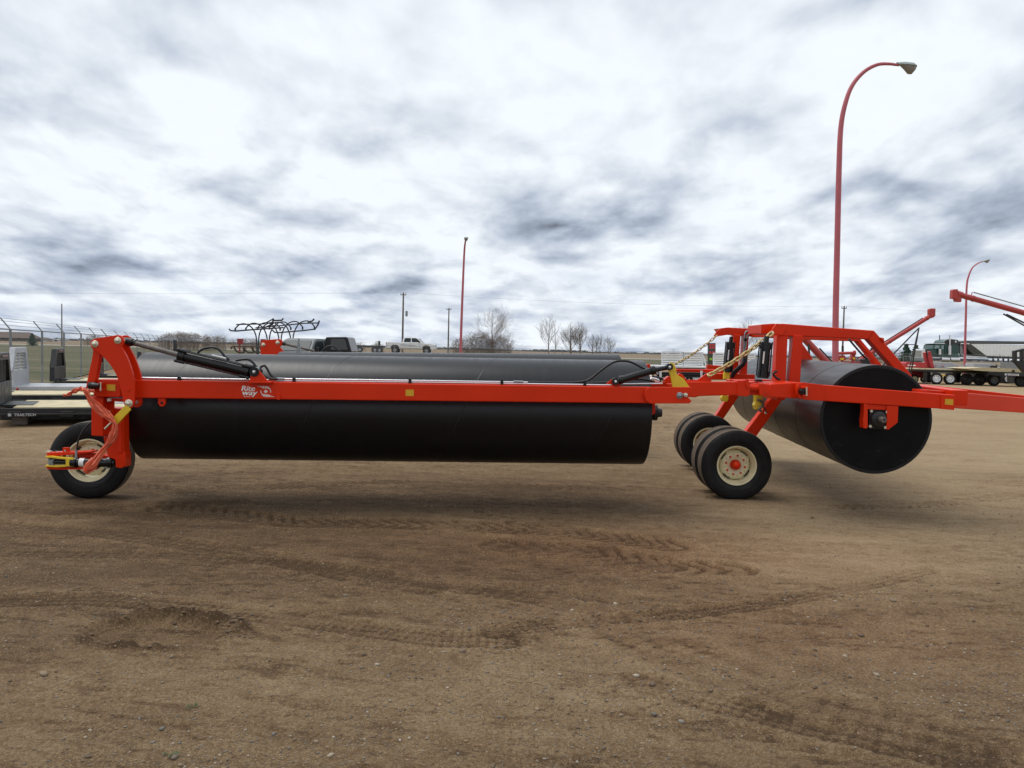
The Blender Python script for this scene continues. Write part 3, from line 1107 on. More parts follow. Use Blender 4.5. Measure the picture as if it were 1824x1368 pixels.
bare_tree('broad bare tree with a tall rounded crown right of the red lamp post', 876, 548, 150, .62, 4, lvl=6, kids=4)
bare_tree('slim bare tree standing alone right of the broad bare tree', 976, 560, 160, .42, 5, 1, .32, lvl=5, kids=5)
bare_tree('short bare sapling beside the slim bare tree', 988, 590, 165, .35, 15, 1, .3, lvl=5)
bare_tree('bare twin stemmed tree, left of the pair nearest the yellow hinge', 1016, 571, 165, .33, 6, 3, .35, lvl=5, kids=4)
bare_tree('bare narrow tree, right one of the close pair on the skyline', 1036, 572, 165, .33, 7, 2, .35, lvl=5, kids=5)
bare_tree('low bare poplar first in the row of three small ones', 1056, 592, 170, .3, 8, 2, .35, lvl=5)
bare_tree('low bare poplar in the middle of the row of three', 1067, 590, 170, .3, 9, 2, .35, lvl=5)
bare_tree('low bare poplar last in the row of three small ones', 1084, 592, 170, .34, 10, 2, .3, lvl=5)
bare_tree('bare treetop showing above the far red lifting frame', 1329, 566, 140, .4, 11, 2, .3, lvl=5)
bare_tree('leaning bare tree at the right of the broad tree clump', 899, 588, 148, .6, 12, 1, .1, lvl=5, lean=.8)
bare_tree('thin bare tree on the skyline left of the black cultivator', 395, 596, 200, .35, 13, 2, .3, lvl=5)


def brush(label, u0, u1, vtop, D, seed, dens=9, m=BRUSH, group='brown brush thickets on the skyline'):
    a, b = PZ(u0, D, 0), PZ(u1, D, 0)
    hgt = P((u0 + u1) / 2, vtop, D).z
    rnd = random.Random(seed)
    root = thing('brush_thicket', label, 'thicket', (a + b) / 2, group)
    mb = MB(); Wd = b.x - a.x
    n = int(Wd * dens * 1.7)
    for k in range(n):
        t = rnd.random()
        env = math.sqrt(max(0, 1 - (2 * t - 1) ** 2)) * .55 + .45 * vn(np.array([t * 6.0 + seed]), np.array([0.5]))[0] + .1
        hh = hgt * min(1, env + .1) * rnd.uniform(.8, 1)
        p = Vector((a.x + Wd * t, D + rnd.uniform(-1.5, 1.5), 0))
        top = p + Vector((rnd.uniform(-1, 1) * .22 * hh, rnd.uniform(-1, 1) * .2 * hh, hh))
        mid = p.lerp(top, .5) + Vector((rnd.uniform(-.1, .1), 0, 0))
        mb.tube([p, mid, top], [.022, .013, .005], 3)
        for j in range(30):
            q = p.lerp(top, rnd.uniform(.05, 1.0) ** .8) + Vector((rnd.uniform(-1, 1) * .16 * hh, rnd.uniform(-1, 1) * .3, 0))
            e = q + Vector((rnd.uniform(-.6, .6), rnd.uniform(-.5, .5), rnd.uniform(-.1, .5))) * hh * .30
            e.z = min(e.z, hgt * 1.05)
            mb.tube([q, e], [.015, .006], 3)
    mb.build('stems', m, root)


brush('low brown thicket at the left of the broad bare tree', 806, 832, 597, 146, 1)
brush('dense brown thicket under the broad bare tree', 830, 880, 589, 147, 2, 13)
brush('brown thicket at the right foot of the broad bare tree', 874, 908, 592, 145, 3, 10)
brush('wide rounded brown thicket beyond the fence above the lift cylinder', 283, 375, 589, 160, 4, 11)
brush('smaller brown thicket left of the black cultivator', 370, 402, 594, 165, 5, 8)
brush('faint grey brown thicket behind the black cultivator', 402, 470, 601, 220, 6, 5)
brush('small dark bush on the skyline left of the white pickup', 661, 682, 607, 180, 7, 8)
brush('grey leafless scrub beyond the red mast', 150, 186, 596, 210, 8, 7)
brush('low scrub behind the spruces by the auger', 1535, 1640, 622, 130, 9, 6)
brush('low faint scrub on the skyline right of the dark canopy', 622, 652, 609, 220, 10, 5)


def spruce(label, u, vtop, D, rad, seed):
    base = PZ(u, D, 0); hgt = P(u, vtop, D).z
    rnd = random.Random(seed)
    root = thing('spruce_tree', label, 'spruce', base, 'dark spruces beside the green semi truck')
    MB().tube([base, base + Z3 * hgt * .98], [.16, .02], 6).build('trunk', POLEW, root)
    mb = MB(); n = 26
    for i in range(n):
        z = .35 + (hgt - .45) * i / n
        rr = rad * (1 - i / n) ** .85 + .08
        for k in range(9):
            a = rnd.random() * 6.283; r2 = rr * rnd.uniform(.65, 1.1)
            d = Vector((math.cos(a), math.sin(a), 0)); s = Vector((-math.sin(a), math.cos(a), 0))
            p = base + Z3 * z; tip = p + d * r2 - Z3 * r2 * rnd.uniform(.05, .3)
            for j in range(7):
                q = p.lerp(tip, .2 + .8 * j / 6); w = .20 * (1.1 - j / 7) * rad / 1.5 + .05
                dz = Z3 * rnd.uniform(-.10, .06)
                mb.add([q - s * w + dz - d * .05, q + d * .13 + dz, q + s * w + dz - d * .05, q + Z3 * .07], [[0, 1, 3], [1, 2, 3]])
    mb.build('crown', NEEDLE, root)


spruce('dark spruce behind the left auger, left one of the close pair', 1613, 610, 105, 1.35, 1)
spruce('dark spruce behind the left auger, right one of the close pair', 1630, 612, 106, 1.2, 2)
spruce('small spruce top seen through the red gantry frame', 1552, 618, 125, 1.3, 3)
spruce('far dark spruce beside the brown roofed house', 57, 592, 175, 1.2, 4)


def tree_line():
    rnd = random.Random(3); mb = MB()
    for k in range(2600):
        D = rnd.uniform(1000, 1400); x = rnd.uniform(-.95, .95) * D
        hh = rnd.uniform(.8, 3.6) * (.55 + .8 * vn(np.array([x / 60.0]), np.array([2.5]))[0]); w = rnd.uniform(2, 9)
        c = Vector((x, D, 0))
        vs = [c + Vector((-w, 0, 0))]
        for j in range(7):
            vs.append(c + Vector((w * (-1 + 2 * (j + .5) / 7), 0, hh * rnd.uniform(.6, 1) * math.sin(math.pi * (j + .7) / 7.4))))
        vs.append(c + Vector((w, 0, 0)))
        mb.prism(vs, (0, 8, 0))
    o = mb.build('tree_line', mat('far_bluish_trees', (.105, .11, .115), 1, var=.25, vscale=.02), kind='stuff')
    tag(o, 'low dark line of far trees along the flat horizon', 'far trees')


tree_line()


# ------------------------------------------------------------------ buildings at the far left
def house(label, u0, u1, D, vw, vr, mw, mr, group='farm buildings far left'):
    a, b = PZ(u0, D, 0), PZ(u1, D, 0)
    zw, zr = P(u0, vw, D).z, P(u0, vr, D).z
    root = thing('farm_house', label, 'house', (a + b) / 2, group)
    dp = 9.0
    MB().box(((a.x + b.x) / 2, D + dp / 2, zw / 2), (b.x - a.x, dp, zw)).build('wall', mw, root)
    o = .6
    vs = [(a.x - o, D - o, zw - .1), (b.x + o, D - o, zw - .1), (b.x + o, D + dp + o, zw - .1), (a.x - o, D + dp + o, zw - .1),
          (a.x + 3.5, D + dp / 2, zr), (b.x - 3.5, D + dp / 2, zr)]
    MB().add(vs, [[0, 1, 5, 4], [1, 2, 5], [2, 3, 4, 5], [3, 0, 4], [3, 2, 1, 0]]).build('roof', mr, root)
    n = max(1, int((b.x - a.x) / 4))
    for i in range(n):
        x = a.x + (b.x - a.x) * (i + .5) / n
        w = MB().box((x, D - .03, zw * .6), (1.2, .08, 1.0)).build('window', GLASS, root)
        MB().box((x, D - .06, zw * .6 - .55), (1.4, .12, .08)).build('sill', WHITE, w)


BROOF = mat('brown_shingle_roof', (.115, .085, .070), .9, var=.2, vscale=2)
house('long brown roofed house beyond the fence at the left edge', -90, 56, 420, 599, 588.5, mat('grey_house_wall', (.09, .085, .08), .8), BROOF)
house('pale low farm building behind the fence near the thin pole', 62, 84, 480, 603.4, 601, mat('pale_siding', (.45, .46, .45), .7), BROOF)
house('tiny white farm shed on the skyline right of the pale building', 93, 106, 480, 604.6, 602.8, mat('white_siding', (.6, .6, .6), .7), mat('grey_roof', (.3, .3, .3), .7))


# ------------------------------------------------------------------ wheel for trailers and trucks (axis = local X)
def wheel_part(parent, c, axis, Rt, wd, rimm, name='wheel', rr=.56, hubm=None, style=0):
    """an Empty part with tyre, rim, hub; outer face towards +axis"""
    axis = Vector(axis).normalized()
    w = part(name, parent, c)
    c = Vector(c)
    h = wd / 2; ri = Rt * rr
    prof = [(-h * .80, ri), (-h * 1.0, ri * 1.10), (-h * 1.04, (ri + Rt) / 2), (-h * .88, Rt * .955), (-h * .70, Rt * .99), (-h * .2, Rt), (h * .2, Rt),
            (h * .70, Rt * .99), (h * .88, Rt * .955), (h * 1.04, (ri + Rt) / 2), (h * 1.0, ri * 1.10), (h * .80, ri)]
    MB().lathe(c, axis, prof, 28, True).build('tyre', RUBBER, w)
    prof = [(h * .86, ri * 1.04), (h * .92, ri * .98), (h * .80, ri * .90), (h * .3, ri * .86), (h * .2, ri * .62), (h * .42, ri * .5), (h * .42, .0)]
    MB().lathe(c, axis, prof, 24).build('rim', rimm, w)
    s, t = frame(axis)
    mb = MB()
    for k in range(8):
        a = k * math.pi / 4
        p = c + axis * (h * .28) + (s * math.cos(a) + t * math.sin(a)) * ri * .74
        mb.cyl(p, p + axis * .012, ri * .10, 8)
    mb.build('vent_hole', BLK2, w)
    MB().lathe(c, axis, [(h * .42, ri * .25), (h * .75, ri * .22), (h * .8, 0)], 12).build('hub', hubm or rimm, w)
    return w


# ------------------------------------------------------------------ truck decks at the left
def flatdeck(label, u, D, kind, z0, L=2.7, Wd=2.0, rz=R(22), hb=1.0, text=False, wood=True):
    """truck flat deck standing on the ground; local x = length, y = width, headboard at x = 0"""
    mf = ALU if kind == 'white' else BLK2
    base = PZ(u, D, 0)
    root = thing('truck_flat_deck', label, 'truck deck', base, 'truck flat decks set out along the fence', rz)
    z = z0

    def b(mb, nm, m, par=root, bev=.006):
        return mb.build(nm, m, par, bev, local=True)
    # blocks and under-frame
    for x in (.35, L - .5):
        b(MB().box((x, Wd / 2, (z - .16) / 2 + .01), (.25, Wd * .8, z - .18)), 'support_block', POLEW)
    for y in (.55, Wd - .55):
        b(MB().box((L / 2, y, z - .15), (L, .09, .18)), 'sill_beam', mf)
    for x in np.linspace(.2, L - .2, 6):
        b(MB().box((x, Wd / 2, z - .05), (.07, Wd - .12, .05)), 'crossmember', mf)
    for y in (0.0, Wd):
        b(MB().box((L / 2, y, z - .05), (L, .07, .13)), 'side_rail', mf)
        if kind != 'white':
            b(MB().box((L / 2, y - .09 if y == 0 else y + .09, z - .09), (L, .02, .035)), 'rub_rail', mf)
            for x in np.linspace(.3, L - .3, 4):
                b(MB().box((x, y - .055 if y == 0 else y + .055, z - .09), (.22, .05, .10)), 'stake_pocket', mf)
    n = 9
    if wood:
        for k in range(n):
            y = .04 + (Wd - .08) * (k + .5) / n
            b(MB().box((L / 2 + .12, y, z + .015), (L - .3, (Wd - .08) / n - .008, .035)), 'deck_board', WOOD, bev=.003)
        b(MB().box((.28, Wd / 2, z + .022), (.5, Wd * .5, .045)), 'hitch_plate', BLK2)
        b(MB().box((L * .62, Wd / 2, z + .036), (.75, .5, .012)), 'hitch_cover', GALV)
    else:
        b(MB().box((L / 2, Wd / 2, z + .02), (L, Wd, .05)), 'deck_plate', ALU)
        b(MB().box((L / 2, -.05, z - .02), (L, .06, .17)), 'outer_side_rail', ALU)
        b(MB().cyl((.12, -.09, z), (.12, -.07, z), .03, 10), 'marker_lamp', mat('red_lamp_lens', (.5, .02, .02), .2))
    # headboard, tapering upward
    t = .12

    def hbp(y0, y1, za, zb, sh=0):
        """trapezoid in the local yz plane"""
        def yy(y, zz):
            f = max(0, (zz - .35 * hb) / (.65 * hb)) * .17 * Wd
            return min(max(y, f), Wd - f)
        return [Vector((0, yy(y0, za), z + za)), Vector((0, yy(y1, za), z + za)), Vector((0, yy(y1, zb), z + zb)), Vector((0, yy(y0, zb), z + zb))]
    vx = Vector((-t, 0, 0))
    b(MB().prism(hbp(.0, Wd, 0, .44 * hb), vx), 'headboard_panel', mf, bev=.01)
    b(MB().prism([Vector((0, 0, z + .44 * hb)), Vector((0, .24, z + .44 * hb)), Vector((0, .17 * Wd + .12, z + .86 * hb)), Vector((0, .17 * Wd + .10, z + hb)),
                  Vector((0, .17 * Wd, z + hb)), Vector((0, .05, z + .44 * hb))], vx), 'headboard_post', mf, bev=.01)
    b(MB().prism([Vector((0, Wd - y, zz)) for y, zz in ((0, z + .44 * hb), (.24, z + .44 * hb), (.17 * Wd + .12, z + .86 * hb), (.17 * Wd + .10, z + hb), (.17 * Wd, z + hb), (.05, z + .44 * hb))], vx),
      'headboard_post', mf, bev=.01)
    b(MB().prism([Vector((0, .17 * Wd + .10, z + .86 * hb)), Vector((0, Wd - .17 * Wd - .10, z + .86 * hb)), Vector((0, Wd - .17 * Wd - .1, z + hb)), Vector((0, .17 * Wd + .1, z + hb))], vx),
      'headboard_top', mf, bev=.01)
    if kind == 'white':
        for k in range(5):
            zz = z + hb * (.50 + .08 * k)
            b(MB().box((-t / 2, Wd / 2, zz), (.04, Wd * .72 - k * .07, .032)), 'window_bar', mf)
        b(MB().box((-t / 2, Wd / 2, z + .65 * hb), (.05, .07, .43 * hb)), 'window_upright', mf)
    else:
        for k in range(7):
            y = Wd / 2 + (k - 3) * .17
            b(MB().box((-t / 2, y, z + .65 * hb), (.03, .05, .43 * hb)), 'window_bar', mf)
    if kind != 'white':
        b(MB().box((.012, Wd / 2, z + .93 * hb), (.02, .7, .035)), 'marker_lamp_strip', mat('dim_red_lens', (.16, .03, .035), .3))
    if text:
        me = text_mesh('TRAILTECH', .09, .002, bold=.002)
        o = place_text(me, 'lettering', mat('worn_white_print', (.42, .42, .42), .6), root, (.30, -.104, z - .120), (1, 0, 0), (0, 0, 1), .34, .050)
        # place_text works in unrotated world offsets; undo the root translation for a local layout
        for v in o.data.vertices: v.co += root.location
        b(MB().box((.23, -.103, z - .095), (.05, .01, .05)), 'logo_plate', mat('worn_white_print', (.42, .42, .42), .6), bev=0)
    return root


flatdeck('black truck flat deck nearest the camera with pale wood boards and white lettering', -8, 14.9, 'black', .32, 3.1, 2.1, text=True, hb=1.0, rz=R(24))
flatdeck('black truck deck directly behind the lettered one, its pale boards in the gap', -40, 17.6, 'black', .36, 4.2, 1.6, hb=.72, rz=R(24))
flatdeck('white aluminium truck deck with slotted white headboard', 22, 19.4, 'white', .42, 2.9, 2.0, wood=False, hb=.96, rz=R(20))
flatdeck('black truck deck with barred headboard between fence posts, left of the red mast', 97, 22.0, 'black', .48, 2.7, 1.9, hb=.86, rz=R(20))
flatdeck('black truck deck seen through the gap of the red mast', 172, 25.0, 'black', .52, 3.0, 1.9, hb=.86, rz=R(20))
flatdeck('black deck headboard just showing behind the end of the long roller', 250, 30.0, 'black', .40, 2.6, 1.0, hb=.82, rz=R(20))
flatdeck('black barred headboard standing above the rod of the lift cylinder', 314, 31.0, 'black', .75, 2.6, 1.0, hb=.92, rz=R(20))


# ------------------------------------------------------------------ pickups
def pickup(label, u, D, rz, body, canopy=False, door_print=False):
    base = PZ(u, D, 0)
    root = thing('pickup_truck', label, 'pickup truck', base, 'pickup trucks in the background', rz)

    def b(mb, nm, m, par=root, bev=.02, **k):
        return mb.build(nm, m, par, bev, local=True, **k)
    Wt = 1.92; hw = Wt / 2
    # x forward; rear bumper -2.85, nose 2.85
    lower = [(-2.75, .62), (-2.82, 1.02), (-2.82, 1.30), (.0, 1.30), (1.10, 1.30), (1.35, 1.28), (2.55, 1.18), (2.78, 1.05), (2.82, .62), (2.72, .50),
             (2.32, .50), (2.28, .78), (2.10, .96), (1.82, 1.0), (1.55, .96), (1.38, .78), (1.34, .50), (-1.30, .50), (-1.34, .78), (-1.52, .96), (-1.80, 1.0),
             (-2.08, .96), (-2.26, .78), (-2.30, .55)]
    b(MB().prism([Vector((x, -hw, z)) for x, z in lower], (0, Wt, 0)), 'body', body, bev=.05)
    cab = [(-.95, 1.28), (-.86, 1.80), (-.55, 1.90), (.55, 1.90), (.80, 1.83), (1.42, 1.28)]
    vs = []
    for s in (-1, 1):
        for x, z in cab:
            y = hw - .02 - (z - 1.28) * .28
            vs.append(Vector((x, s * y, z)))
    n = len(cab)
    fs = [list(range(n)), list(range(2 * n - 1, n - 1, -1))] + [[(i + 1) % n, i, i + n, (i + 1) % n + n] for i in range(n)]
    b(MB().add(vs, fs), 'cab', body, bev=.03)

    def pane(nm, pts, s):
        q = [Vector((x, s * (hw - .012 - (z - 1.28) * .28), z)) for x, z in pts]
        b(MB().prism(q, (0, -s * .02, 0)), nm, GLASS, bev=0)
    for s in (-1, 1):
        pane('side_window', [(-.78, 1.34), (-.70, 1.76), (-.5, 1.80), (.02, 1.80), (.02, 1.34)], s)
        pane('side_window', [(.12, 1.34), (.12, 1.80), (.58, 1.80), (.76, 1.72), (1.16, 1.34)], s)
        b(MB().box((1.0, s * (hw + .12), 1.40), (.10, .18, .22)), 'mirror', BLK2)
        for x in (-.05, 1.05):
            b(MB().box((x, s * (hw + .004), 1.02), (.012, .01, .62)), 'door_gap', BLK2, bev=0)
        for x in (-.75, .22):
            b(MB().box((x, s * (hw + .02), 1.18), (.18, .03, .035)), 'door_handle', body, bev=0)
        b(MB().box((-.0, s * (hw + .006), .60), (2.55, .02, .16)), 'rocker_trim', mat('beige_rocker_trim', (.40, .37, .30), .5), bev=0)
        b(MB().box((2.70, s * (hw - .16), 1.0), (.14, .30, .22)), 'headlight', mat('headlight_glass', (.5, .52, .55), .15))
        b(MB().box((-2.80, s * (hw - .07), 1.08), (.08, .15, .36)), 'tail_light', mat('tail_light_red', (.45, .02, .02), .25))
        for x in (-1.80, 1.82):
            w = wheel_part(root, (0, 0, 0), (0, s, 0), .40, .27, mat('alloy_grey', (.35, .36, .37), .35, metal=.5))
            w.location = (x, s * (hw - .14), .40)
    # windscreen and rear window
    for nm, (xa, za, xb, zb) in (('windscreen', (1.36, 1.33, .86, 1.79)), ('rear_window', (-.95, 1.36, -.885, 1.74))):
        q = []
        for (x, z, s) in ((xa, za, -1), (xa, za, 1), (xb, zb, 1), (xb, zb, -1)):
            q.append(Vector((x + (.012 if nm == 'windscreen' else -.012), s * (hw - .14 - (z - 1.28) * .28), z + .006)))
        b(MB().prism(q, (.012 if nm == 'windscreen' else -.012, 0, .01)), nm, GLASS, bev=0)
    b(MB().box((2.84, 0, 1.0), (.06, 1.10, .26)), 'grille', CHROME)
    b(MB().box((2.86, 0, .66), (.16, 1.9, .22)), 'front_bumper', CHROME)
    b(MB().box((-2.86, 0, .66), (.14, 1.8, .20)), 'rear_bumper', CHROME)
    b(MB().box((0, 0, .80), (5.2, 1.40, .55)), 'inner_fender', BLK2)
    b(MB().box((-1.85, 0, 1.305), (1.7, 1.6, .02)), 'box_liner', BLK2)
    if canopy:
        cp = [(-2.78, 1.31), (-2.70, 1.93), (-1.05, 1.96), (-1.0, 1.31)]
        b(MB().prism([Vector((x, -hw + .05, z)) for x, z in cp], (0, Wt - .1, 0)), 'box_canopy', BLACK, bev=.06)
        for s in (-1, 1):
            b(MB().prism([Vector((x, s * (hw - .045), z)) for x, z in ((-2.45, 1.45), (-2.40, 1.83), (-1.25, 1.85), (-1.22, 1.45))], (0, s * .01, 0)), 'canopy_window', GLASS, bev=0)
    if door_print:
        for k in range(3):
            p = [Vector((-1.2 + .9 * j, -hw - .012, .98 + .05 * k - .10 * (j / 2.0) ** 1.5)) for j in range(3)]
            b(MB().tube(spline(p, 4), .008, 4), 'door_pinstripe', GALV, bev=0)
    return root


bm_ = MB()
ua, ub = P(560, 700, 94).x, P(800, 700, 94).x
bm_.add([(ua - 4, 93, 0), (ub + 4, 93, 0), (ub, 95, .86), (ua, 95, .86), (ub, 104, .86), (ua, 104, .86), (ub + 4, 106, 0), (ua - 4, 106, 0)],
        [[0, 1, 2, 3], [3, 2, 4, 5], [5, 4, 6, 7], [1, 6, 4, 2], [0, 3, 5, 7]])
o = bm_.build('raised_approach', field_mat('approach_grass', (.06, .062, .03), (.17, .14, .09), .6), kind='structure')
o['label'] = 'low raised approach road under the white pickup'
wp = pickup('white crew cab pickup parked side on beyond the fence', 732.5, 97, 0.0, CARWHITE, door_print=True)
wp.location.z = .86
pickup('grey pickup seen from the front behind the far roller', 549, 39, R(253), CARSILV)

cn = thing('box_canopy', 'black truck box canopy with a big dark side window beside the grey pickup', 'truck canopy', PZ(602, 38, 0))
MB().pp([(580, 627), (579, 604), (581, 600.4), (616, 600.2), (619.5, 602), (626.5, 627)], 37.5, 1.7).build('canopy_shell', BLACK, cn, .04)
MB().pp([(589.5, 623), (589, 605.5), (592, 603.6), (612.5, 603.6), (615, 605.6), (619.5, 623)], 37.47, .04).build('side_window', mat('smoky_glass', (.055, .06, .065), .25), cn)
MB().pp([(582, 627), (626, 627), (626, 662), (582, 662)], 37.7, 1.2).build('stand', BLK2, cn)

# low black utility trailer left of the white pickup
tr = thing('utility_trailer', 'low black flat trailer with upright jack left of the white pickup', 'trailer', PZ(655, 98, .86))
MB().pp([(627, 614.8), (690, 616.3), (690, 618.6), (627, 617.0)], 97, 2.2).build('deck', BLK2, tr)
MB().pp([(673.5, 607.5), (677, 607.5), (677, 616), (673.5, 616)], 97, .2).build('jack', BLK2, tr)
for u in (641, 668, 676):
    wheel_part(tr, PZ(u, 97, .86 + .36), (0, -1, 0), .36, .22, ALU)


# ------------------------------------------------------------------ black cultivator with folded shanks
cv = thing('cultivator', 'black cultivator with arched shanks folded up behind the rollers', 'cultivator', PZ(490, 46, 0))
CB = mat('cultivator_blue_black', (.012, .018, .026), .4)
for i, x in enumerate((458, 477, 498, 519)):
    D = 46 + .5 * i
    k = i * -.9
    MB().tube(spline(pxs([(x, 640), (x - .8, 610), (x - 3, 595), (x - 10, 583 + k), (x - 21, 577 + k), (x - 31, 578 + k), (x - 39, 585 + k)], D), 5), .038, 6).build('shank', CB, cv)
    MB().tube(pxs([(x - 39, 585 + k), (x - 39, 590 + k)], D), .05, 6).build('shank_tip', CB, cv)
    MB().tube(spline(pxs([(x + 2, 640), (x + 2.5, 610), (x + 5, 592), (x + 13, 580 + k), (x + 24, 574.5 + k), (x + 33, 576 + k), (x + 41, 584 + k)], D + 1.5), 5), .038, 6).build('shank', CB, cv)
    MB().tube(pxs([(x + 41, 584 + k), (x + 41, 589 + k)], D + 1.5), .05, 6).build('shank_tip', CB, cv)
MB().tube(pxs([(408, 586), (411, 589), (420, 589.6), (453, 587), (505, 583.5)], 46), .045, 6).build('rail', CB, cv)
MB().tube(pxs([(485.5, 588), (489, 592), (498, 592.4), (538, 589), (561, 586.5), (566, 579), (569, 571)], 47.5), .045, 6).build('rail', CB, cv)
MB().tube(pxs([(455, 584), (500, 580), (540, 576), (569, 575)], 48.5), .04, 6).build('rail', CB, cv)
MB().tube(pxs([(421, 578), (470, 577), (487, 568)], 47), .04, 6).build('rail', CB, cv)
MB().tube(pxs([(470, 584), (482, 579), (486, 573), (487, 567)], 46.5), .05, 6).build('upright_tine', CB, cv)
MB().tube(pxs([(488, 571), (502, 570.5), (504.5, 567)], 46.5), .05, 6).build('upright_tine', CB, cv)
MB().tube(pxs([(548, 573.5), (556, 572), (559.5, 568)], 47.5), .05, 6).build('upright_tine', CB, cv)
for u in (425, 442, 456):
    MB().tube(spline(pxs([(u - 8, 619), (u - 4, 625), (u + 2, 628), (u + 10, 627), (u + 8, 620)], 44), 4), .05, 6).build('lower_tine', mat('rusty_black_tine', (.05, .035, .028), .7), cv)
MB().tube(pxs([(412, 622), (412, 618), (416, 617), (466, 617.5)], 44), .045, 6).build('lower_rail', mat('rusty_black_tine', (.05, .035, .028), .7), cv)

sb = thing('post_mounted_box', 'dark red box on a short post left of the cultivator stems', 'utility box', PZ(427, 50, 0), 'boxes on short posts')
MB().pp([(422.3, 603.3), (431.7, 603.3), (431.7, 613.2), (422.3, 613.2)], 50, .22).build('box', mat('dull_red_box', (.26, .025, .03), .6), sb, .01)
MB().tube([PZ(427, 50.1, 0), P(427, 613, 50.1)], .05, 8).build('post', mat('dull_red_box', (.26, .025, .03), .6), sb)
sb = thing('post_mounted_box', 'dull grey red box on a post behind the far roller mast', 'utility box', PZ(468, 50, 0), 'boxes on short posts')
MB().pp([(463.8, 604), (471.7, 604), (471.7, 610), (463.8, 610)], 50, .22).build('box', mat('grey_red_box', (.16, .06, .07), .6), sb, .01)
MB().tube([PZ(467.5, 50.1, 0), P(467.5, 610, 50.1)], .05, 8).build('post', mat('grey_red_box', (.16, .06, .07), .6), sb)

# ------------------------------------------------------------------ white slatted stock panels and their trailer
wt = mat('white_powder_coat', (.66, .68, .69), .45, var=.08)
sl = thing('slatted_trailer', 'white trailer with slatted sides behind the chain and yellow hinge', 'trailer', PZ(1230, 45, 0))
for (u0, u1) in ((1179.5, 1216.5), (1217.5, 1252), (1271.5, 1308), (1309, 1345)):
    dz = (u0 - 1180) * .0234
    fr = MB()
    for u in (u0, u1):
        fr.pp([(u - 1, 626.5 + dz), (u + 1, 626.5 + dz), (u + 1, 651 + dz), (u - 1, 651 + dz)], 45, .06)
    fr.build('slat_frame', wt, sl)
    for k in range(6):
        y = 626.0 + dz + k * 4.1
        MB().pp([(u0, y), (u1, y), (u1, y + 2.8), (u0, y + 2.8)], 44.97, .03).build('slat', wt, sl)
MB().tube(pxs([(1252, 633), (1254.5, 640), (1257.5, 651)], 45), .04, 6).build('brace', wt, sl)
MB().pp([(1166, 651), (1345, 655), (1345, 657.5), (1166, 654)], 44.5, 2.4).build('deck', wt, sl)
MB().pp([(1166, 654.2), (1345, 657.7), (1345, 662), (1166, 659)], 44.6, 2.2).build('chassis', BLK2, sl)
for u in (1215, 1240): wheel_part(sl, PZ(u, 45, .37), (0, -1, 0), .37, .22, WHEELW)
for u in (1176, 1330): MB().tube([PZ(u, 45.5, 0), PZ(u, 45.5, .75)], .05, 8).build('stand_leg', BLK2, sl)

sg = thing('price_sign', 'tall dark sign with red lit digits above a small green patch', 'sign', PZ(1268, 71, 0))
MB().pp([(1261.8, 611), (1274.8, 611), (1274.8, 631), (1261.8, 631)], 71, .3).build('sign_panel', mat('dark_sign_panel', (.055, .06, .065), .4), sg, .01)
MB().pp([(1261.4, 631.2), (1269.5, 631.2), (1269.5, 664), (1261.4, 664)], 71.05, .25).build('sign_leg', mat('dark_olive_leg', (.05, .06, .04), .6), sg)
LED = mat('red_sign_digits', (.55, .05, .05), .5)
for (a, b_, c, d) in ((1263.5, 613, 1266.6, 616.5), (1267.6, 612.8, 1270.0, 616.5), (1270.8, 612.6, 1273.6, 616.3), (1264, 617.6, 1267.5, 621), (1268.5, 617.4, 1273.6, 620.8),
                     (1263.6, 626, 1266.8, 630.2), (1267.6, 626, 1270.6, 630.2), (1271.2, 626, 1273.7, 630.2)):
    MB().pp([(a, b_), (c, b_), (c, d), (a, d)], 70.98, .02).build('digit_block', LED, sg)
MB().pp([(1264, 637.5), (1268.8, 637.5), (1268.8, 641.5), (1264, 641.5)], 70.98, .05).build('green_patch', mat('lime_green_patch', (.25, .50, .05), .5), sg)


# ------------------------------------------------------------------ augers
def auger(label, a, b, D, r, shaft_off, head, legs, cross=None, hr=1.25):
    A, B = P(*a, D), P(*b, D)
    root = thing('grain_auger', label, 'grain auger', Vector((A.x, D, 0)), 'red grain augers parked behind the rollers')
    d = (B - A).normalized()
    MB().tube([A, B], r, 16).build('auger_tube', AUGRED, root)
    MB().lathe(A, d, [(-r * .6, 0), (-r * .6, r * hr), (r * 1.2, r * hr), (r * 1.2, r)], 16).build('head_collar', AUGRED, root)
    MB().pp(head, D - r * 1.1, r * 2.2).build('discharge_head', AUGRED, root, .02)
    n = Vector((-d.z, 0, d.x)); n = n if n.z > 0 else -n
    MB().tube([A + n * shaft_off + d * .5, B + n * shaft_off], r * .22, 6).build('drive_shaft', GALV if shaft_off > r * 1.5 else BLK2, root)
    for k in (.03, .33, .66, .98):
        p = A.lerp(B, k); MB().cyl(p + n * r * .8, p + n * shaft_off, r * .15, 6).build('shaft_bracket', AUGRED, root)
        MB().lathe(p + d * r, d, [(-.03, r), (-.03, r * 1.12), (.03, r * 1.12), (.03, r)], 16).build('tube_flange', AUGRED, root)
    for (p, q, off) in legs:
        MB().tube([P(*p, D + off * .15), P(*q, D + off)], r * .30, 6).build('support_leg', BLK2, root)
    if cross:
        MB().tube([P(*cross[0], D - .6), P(*cross[1], D - .6)], r * .22, 6).build('cross_brace', BLK2, root)
    return root


